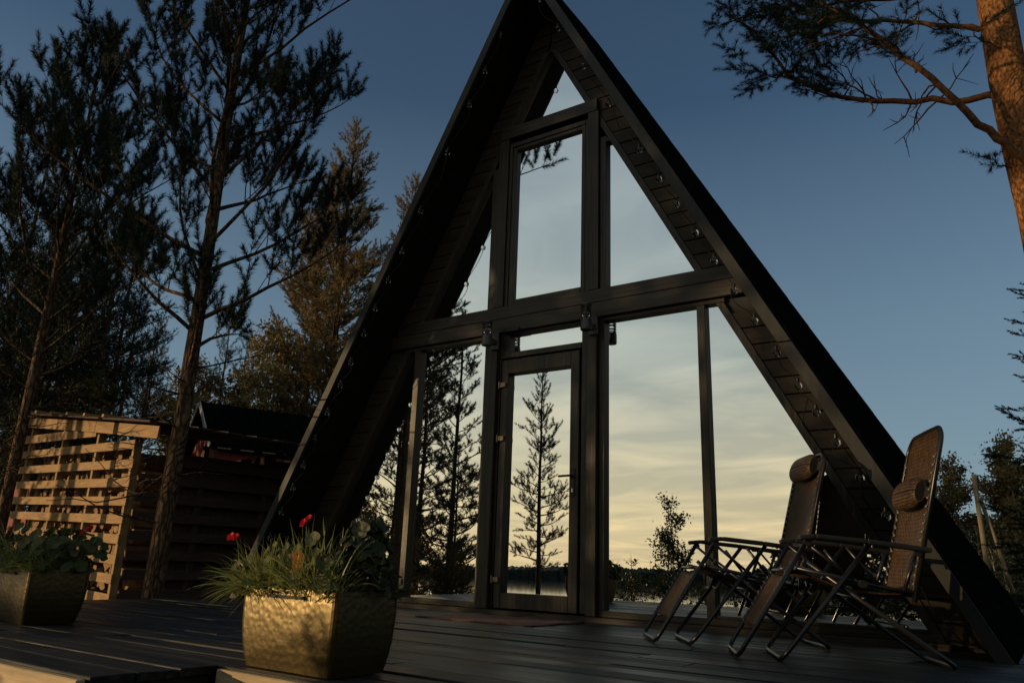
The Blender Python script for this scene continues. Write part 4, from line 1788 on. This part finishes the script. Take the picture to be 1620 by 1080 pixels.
for i, (x, y, k, rz) in enumerate(wood_spots):
    s_ = .82 + .3*((i*37) % 10)/10.0
    if i < 3:
        put(pw[k], x, y, rz, s_=s_)
    else:
        dup(pw[k], (x, y, gz(x, y) - .05), rz, s_)

# birches among them, low sun put into their gold leaf colour
bw = leafy('birch_tree', 61, 6.2, .07, 1.2, 1.5, 30, 'sunlit gold leaved birch standing over the red building roof', 'leaf', lw=.09, per=11, gap=.12)
put(bw, -16.4, 9.2, .5, s_=1.25)
for (x, y, s_, rz, lab) in ((-12.4, 2.3, .72, 2.0, 'small gold leaved birch right of the big pine trunk, behind the shed roof'),
                            (-14.8, 11.6, 1.1, 3.0, 'gold leaved birch farther back, right above the black roof end'),
                            (-17.4, 7.6, 1.0, 1.0, 'gold leaved birch between the black roof and the dark wood'),
                            (-12.8, 1.1, .62, 4.2, 'low gold leaved birch over the middle of the woodshed roof'),
                            (-14.6, 2.2, .66, 5.2, 'low gold leaved birch far behind the woodshed roof, near the big trunk')):
    dup(bw, (x, y, gz(x, y) - .05), rz, s_, lab)

# ---- the pine on the right with the orange bark, its limbs set out one by one
rs = np.random.default_rng(77)
rt = thing('pine_tree', 'orange barked pine trunk at the right frame edge with limbs reaching left', 'tree', (4.02, 1.52, -.6))
wood = MB()
sh = []
zt = np.array([-.7, 0, 1, 2, 3, 3.5, 4.2, 4.9, 5.6, 6.4, 7.4, 8.6])
xt = np.array([4.05, 4.05, 4.05, 4.06, 4.07, 4.06, 4.02, 3.985, 3.985, 3.98, 3.96, 3.95])
rt_r = np.array([.24, .21, .195, .185, .18, .178, .172, .155, .150, .13, .10, .05])
wood.tube(np.stack([xt, np.full(12, 1.52), zt], 1), rt_r, 18)
twood = wood
wood = MB()
# fork on the right side
wood.tube([(4.12, 1.5, 4.35), (4.22, 1.46, 4.65), (4.30, 1.44, 5.1), (4.38, 1.44, 5.8), (4.5, 1.4, 6.8)], [.085, .085, .08, .07, .04], 10)
limbs = [
    ([(3.95, 1.52, 4.69), (3.50, 1.52, 4.82), (2.97, 1.48, 4.99), (2.43, 1.41, 5.19), (2.15, 1.35, 5.45), (1.95, 1.31, 5.85), (1.72, 1.24, 6.23), (1.47, 1.17, 6.53)], .048, .45, .42, 1),
    ([(4.10, 1.36, 3.84), (3.92, 1.24, 4.03), (3.76, 1.12, 4.21), (3.52, 1.02, 4.58), (3.22, .90, 5.02), (2.94, .88, 5.42), (2.64, .83, 5.78), (2.32, .77, 6.18), (2.0, .7, 6.5)], .056, .42, .50, 1),
    ([(3.95, 1.52, 5.40), (3.82, 1.50, 5.48), (3.59, 1.52, 5.64), (3.04, 1.59, 5.95), (2.37, 1.60, 6.26), (2.11, 1.65, 6.64), (1.93, 1.61, 6.99)], .045, .45, .50, 1),
    ([(4.0, 1.62, 6.05), (3.70, 1.62, 6.12), (3.35, 1.61, 6.14), (2.65, 1.54, 6.32), (1.83, 1.38, 6.48), (1.43, 1.26, 6.36)], .04, .40, .55, 1),
    ([(4.0, 1.45, 6.3), (3.5, 1.3, 6.6), (2.9, 1.15, 6.75), (2.3, 1.0, 6.9), (1.8, .9, 7.0)], .04, .3, .55, 1),
    ([(4.0, 1.5, 7.2), (3.4, 1.3, 7.7), (2.9, 1.2, 8.0), (2.2, 1.1, 8.1)], .04, .2, .6, 1),
    ([(4.0, 1.42, 3.90), (3.88, 1.40, 3.95), (3.78, 1.40, 4.02), (3.69, 1.40, 4.10)], .014, .35, .10, 0),
    ([(4.3, 1.44, 5.2), (4.6, 1.3, 5.5), (5.0, 1.2, 5.9), (5.4, 1.1, 6.2)], .03, .3, .5, 1),
    ([(4.1, 1.5, 5.0), (3.9, 1.3, 5.15), (3.75, 1.1, 5.2), (3.55, .95, 5.32)], .014, .4, .3, 1),
    ([(2.9, 1.47, 5.0), (2.7, 1.40, 5.18), (2.5, 1.3, 5.5), (2.42, 1.22, 5.7)], .015, .2, .38, 1),
    ([(2.75, .84, 5.66), (2.5, .95, 5.74), (2.2, 1.0, 5.80), (1.9, 1.02, 5.84)], .015, .2, .40, 1),
    ([(3.05, .89, 5.26), (2.7, .80, 5.42), (2.3, .75, 5.52), (2.05, .72, 5.58)], .015, .3, .38, 1),
    ([(2.2, 1.36, 5.40), (1.9, 1.3, 5.55), (1.7, 1.25, 5.75), (1.5, 1.2, 6.0)], .013, .1, .36, 1),
]
for pts, r_, st, sl_, sb in limbs:
    p = np.array(pts)
    tt = np.linspace(0, len(p) - 1, len(p)*3)
    q = np.stack([np.interp(tt, np.arange(len(p)), p[:, k]) for k in range(3)], 1)
    q[1:-1] = (q[:-2] + 2*q[1:-1] + q[2:])/4 + rs.normal(size=(len(q) - 2, 3))*.012
    limb(wood, sh, q, r_*.72, rs, sb, st, sl_*1.15, .075, .7, .13, 8, True, .05, 1.0)
# hanging dead twigs under the limbs
for (x, y, z) in ((3.4, 1.52, 4.84), (3.2, 1.5, 4.9), (3.0, 1.5, 4.97), (2.8, 1.47, 5.04), (2.6, 1.44, 5.12), (3.3, .95, 4.85), (3.45, 1.0, 4.7),
                  (3.1, .9, 5.15), (2.9, .88, 5.45), (3.3, 1.56, 5.8), (3.0, 1.59, 5.95), (3.6, 1.52, 5.62)):
    for k in range(2):
        d = norm(np.array([rs.uniform(-1, .3), rs.uniform(-.6, .6), rs.uniform(-.9, .8)]))
        q = [np.array([x, y, z])]
        ln = rs.uniform(.25, .55)
        for j in range(5):
            d = norm(d + rs.normal(size=3)*.22)
            q.append(q[-1] + d*ln/5)
        wood.tube(np.array(q), np.linspace(.010, .003, 6), 5, cap=False)
        for m_ in range(3):
            j = rs.integers(1, 5)
            e_ = norm(d + rs.normal(size=3)*.7)
            wood.tube(np.array([q[j], q[j] + e_*ln*.2, q[j] + e_*ln*.38 + rs.normal(size=3)*.02]), [.005, .004, .0022], 4, cap=False)
twood.build('trunk', M['bark_red'], rt, smooth=True)
wood.build('limbs', M['limb'], rt, smooth=True)
cr_ = MB()
V_, T_ = needles(sh, rs, 84, .060, .0046, (.6, 1.3))
cr_.raw(V_, tris=T_)
cr_.build('crown', M['needle'], rt)


# ---- spruce on the far right
def spruce(name, seed, H, r0, Lmax, label, group=None, nn=52, nl=.036, nw=.0085):
    rs = np.random.default_rng(seed)
    root = thing(name, label, 'tree', (0, 0, 0), group)
    wood = MB()
    sh = []
    zt = np.linspace(0, H, 8)
    wood.tube(np.stack([zt*0, zt*0, zt], 1), r0*np.maximum(.08, 1 - zt/H*.95), 10)
    z = .3
    while z < H - .05:
        t = z/H
        for k in range(rs.integers(4, 7)):
            a = rs.uniform(0, 6.28)
            ln = Lmax*(1 - t)**.85*rs.uniform(.75, 1.1) + .08
            d = np.array([math.cos(a), math.sin(a), -.18 + .5*t])
            q = [np.array([0, 0, z + rs.uniform(-.05, .05)])]
            for j in range(6):
                d = norm(d + rs.normal(size=3)*.06 + np.array([0, 0, .05]))
                q.append(q[-1] + d*ln/6)
            limb(wood, sh, q, max(.005, r0*.2*(1 - t)), rs, 1, .15, ln*.42, .085, .2, .10, 5, True, -.02)
        z += rs.uniform(.20, .30)
    sh.append((np.array([0, 0, H - .2]), np.array([0, 0, 1.0]), .3))
    wood.build('trunk', M['bark'], root, smooth=True, local=True)
    cr_ = MB()
    V_, T_ = needles(sh, rs, nn, nl, nw, (.6, 1.2))
    cr_.raw(V_, tris=T_)
    cr_.build('crown', M['needle'], root, local=True)
    return root


sp1 = spruce('spruce_tree', 81, 5.8, .09, 1.35, 'dark spruce twigs entering at the right frame edge above the far trees')
put(sp1, 4.30, 5.0, .3, z=-.6)

# ---- far trees low on the right, two bare poles among them
br_ = leafy('birch_tree', 91, 4.6, .06, .5, 1.15, 30, 'sunlit bushy tree low at the right frame edge behind the poles', 'leaf', lw=.085, per=18, gap=.10)
put(br_, 3.35, 17.0, .5, z=-.6)
dup(br_, (1.95, 18.6, -.6), 2.0, .93, 'bushy tree just right of the taller recliner, behind the poles')
dup(br_, (2.65, 20.5, -.6), 4.0, .95, 'bushy tree in the gap between the two nearer bushy trees')
dup(br_, (4.5, 18.5, -.6), 1.2, 1.15, 'large bushy tree cut by the right frame edge')
bs = leafy('shrub', 95, 2.0, .03, .1, .8, 26, 'dark green shrub at the foot of the right poles', 'leaf_green', lw=.055, per=9, stems=3, gap=.10)
put(bs, 3.0, 13.0, .1, z=-.6)
dup(bs, (2.4, 14.2, -.6), 1.4, 1.1, 'dark green shrub nearer the cabin roof than the poles')
dup(bs, (3.9, 13.2, -.6), 2.4, 1.2, 'dark green shrub right of both bare poles')
po = thing('bare_pole', 'grey bare pole standing nearly upright before the right trees', 'pole', (2.83, 10.0, -.6))
g = MB()
g.tube([(2.84, 10.0, -.6), (2.81, 10.0, .8), (2.79, 10.0, 2.26)], [.048, .043, .037], 10)
g.tube([(2.80, 9.96, 1.78), (2.81, 9.93, 1.80)], [.02, .02], 6)
g.build('shaft', M['pole'], po, smooth=True)
po = thing('bare_pole', 'grey bare pole leaning left against the upright one', 'pole', (3.2, 10.3, -.6))
g = MB()
g.tube([(3.28, 10.3, -.6), (3.02, 10.15, .9), (2.84, 10.06, 1.86)], [.044, .039, .033], 10)
g.build('shaft', M['pole'], po, smooth=True)

# ---- trees on the lake side, some mirrored in the glass, others unseen, added for shade
p1 = pine('pine_tree', 101, 12.0, .125, 4.0, 1.55, 58, 'slender pine mirrored whole in the door glass', irr=.5, nn=64, nl=.105, nw=.013, sub=1, gap=.185, sl=.22,
          asc=(-.15, 1.0), dead=20, prof=lambda t: (1 - t)**.5*(.62 + .42*min(1, 2*t)), dens=.88, wob=.05, up=.6, spread=(.6, 1.3))
put(p1, -12.25, -19.35, 2.6)
p2 = pine('pine_tree', 103, 11.5, .13, 2.0, 1.75, 66, 'tall pine mirrored in the window left of the door', irr=.45, nn=46, nl=.105, nw=.014, sub=1, gap=.17, sl=.16,
          asc=(-.05, .8), dead=8, prof=lambda t: (1 - t)**.6*(.60 + .5*min(1, 3*t)), wob=.03, up=.35, spread=(.6, 1.3))
dup(p2, (-16.4, -17.2, gz(-16.4, -17.2)), 1.2, 1.12, 'tall pine mirrored behind the others in the window left of the door')
dup(p2, (-18.6, -18.2, gz(-18.6, -18.2)), 5.0, 1.15, 'tall pine mirrored farthest left beyond the lit post')
put(p2, -12.50, -14.30, 2.4)
dup(p2, (-11.6, -13.4, gz(-11.6, -13.4) - .05), 4.1, .55, 'young pine mirrored low beside the tall pine trunk')
p3 = pine('pine_tree', 107, 13.0, .16, 6.6, 2.4, 48, 'high crowned pine mirrored beside the lit post of the left window', nn=30, nl=.10, nw=.016, sub=1, gap=.17, sl=.18,
          asc=(.2, .9), dead=14)
put(p3, -12.45, -11.75, .2)
dup(p3, (-14.6, -11.9, gz(-14.6, -11.9)), 2.0, .96, 'high crowned pine mirrored at the left end of the glass')
dup(p3, (-15.6, -15.8, gz(-15.6, -15.8)), 3.4, 1.0, 'farther high crowned pine between the mirrored trunks')
for i, (x, y, s_, rz) in enumerate(((-13.4, -7.2, .88, 1.1), (-15.2, -8.6, 1.05, 4.6), (-14.8, -5.6, 1.0, 5.5), (-19.0, -10.5, 1.1, .6))):  # off-screen pines added to shade the trees left of the cabin
    dup(p3, (x, y, gz(x, y) - .05), rz, s_, 'high crowned pine added for shade outside the left frame edge', 'shading pines left of the frame')
for i, (x, y, s_, rz, lab) in enumerate(((-14.6, -15.2, .8, .4, 'birch mirrored between the pine trunks left of the door'),
                                         (-17.0, -14.6, .85, 2.2, 'birch mirrored left of the lit post, behind the trunks'),
                                         (-13.2, -15.2, .62, 4.4, 'low birch mirrored just left of the door column'))):
    dup(bw, (x, y, gz(x, y)), rz, s_, lab)
b1 = leafy('birch_sapling', 111, 2.75, .022, .35, .50, 22, 'upright birch sapling mirrored in the large right pane', 'leaf_green', lw=.048, per=26, stems=3, asc=(.7, 1.2), gap=.075)
put(b1, -2.15, -7.85, .3, z=-.95)
s1 = leafy('shrub', 113, 1.15, .02, .05, .55, 24, 'low leafy shrub mirrored at the foot of the right pane', 'leaf_green', lw=.05, per=13, stems=3, gap=.085)
shrubs = [(-2.75, -7.35, .95, .2), (-1.35, -7.9, 1.0, 1.4), (-3.6, -8.4, .95, 2.6), (-.7, -7.6, 1.05, 3.5), (-6.3, -9.8, .9, 4.6), (-7.2, -11.0, .9, 5.2),
          (-9.2, -12.6, 1.2, .9), (-13.4, -15.6, 1.5, 2.9), (-.2, -8.6, 1.5, 4.2), (.9, -9.4, 1.7, .5)]
for i, (x, y, s_, rz) in enumerate(shrubs):
    if i == 0:
        put(s1, x, y, rz, z=gz(x, y) - .05, s_=s_)
        s1['group'] = 'shrubs on the bank before the deck'
    else:
        dup(s1, (x, y, gz(x, y) - .05), rz, s_, 'leafy shrub on the bank mirrored in the panes', 'shrubs on the bank before the deck')
sp2 = spruce('spruce_tree', 121, 4.4, .08, 1.25, 'dense dark spruce mirrored in the right slanted pane behind the recliners', None, 20, .045, .009)
put(sp2, .75, -10.6, .3, s_=1.35)
dup(sp2, (1.9, -12.4, gz(1.9, -12.4)), 1.8, 1.9, 'taller dark spruce mirrored farther right behind the recliners')
dup(sp2, (-.15, -11.8, gz(-.15, -11.8)), 3.8, .85, 'smaller dark spruce mirrored left of its dense neighbour')
for i, (x, y, s_, rz) in enumerate(((2.7, -11.6, 2.0, .4), (4.7, -10.4, 2.2, 1.3), (6.8, -9.6, 2.1, 2.6), (8.8, -7.6, 2.2, 3.3), (3.9, -14.0, 2.3, 4.0),
                                    (6.3, -13.4, 2.4, 5.1), (9.6, -11.0, 2.3, .8), (10.6, -4.6, 2.0, 1.9))):
    dup(sp2, (x, y, gz(x, y)), rz, s_, 'tall shading spruce behind the camera on the right bank', 'spruces behind on the right bank')
dup(sp2, (-21.5, -46.5, -9.3), 3.0, 2.4, 'lone distant spruce tip mirrored over the lake shore')
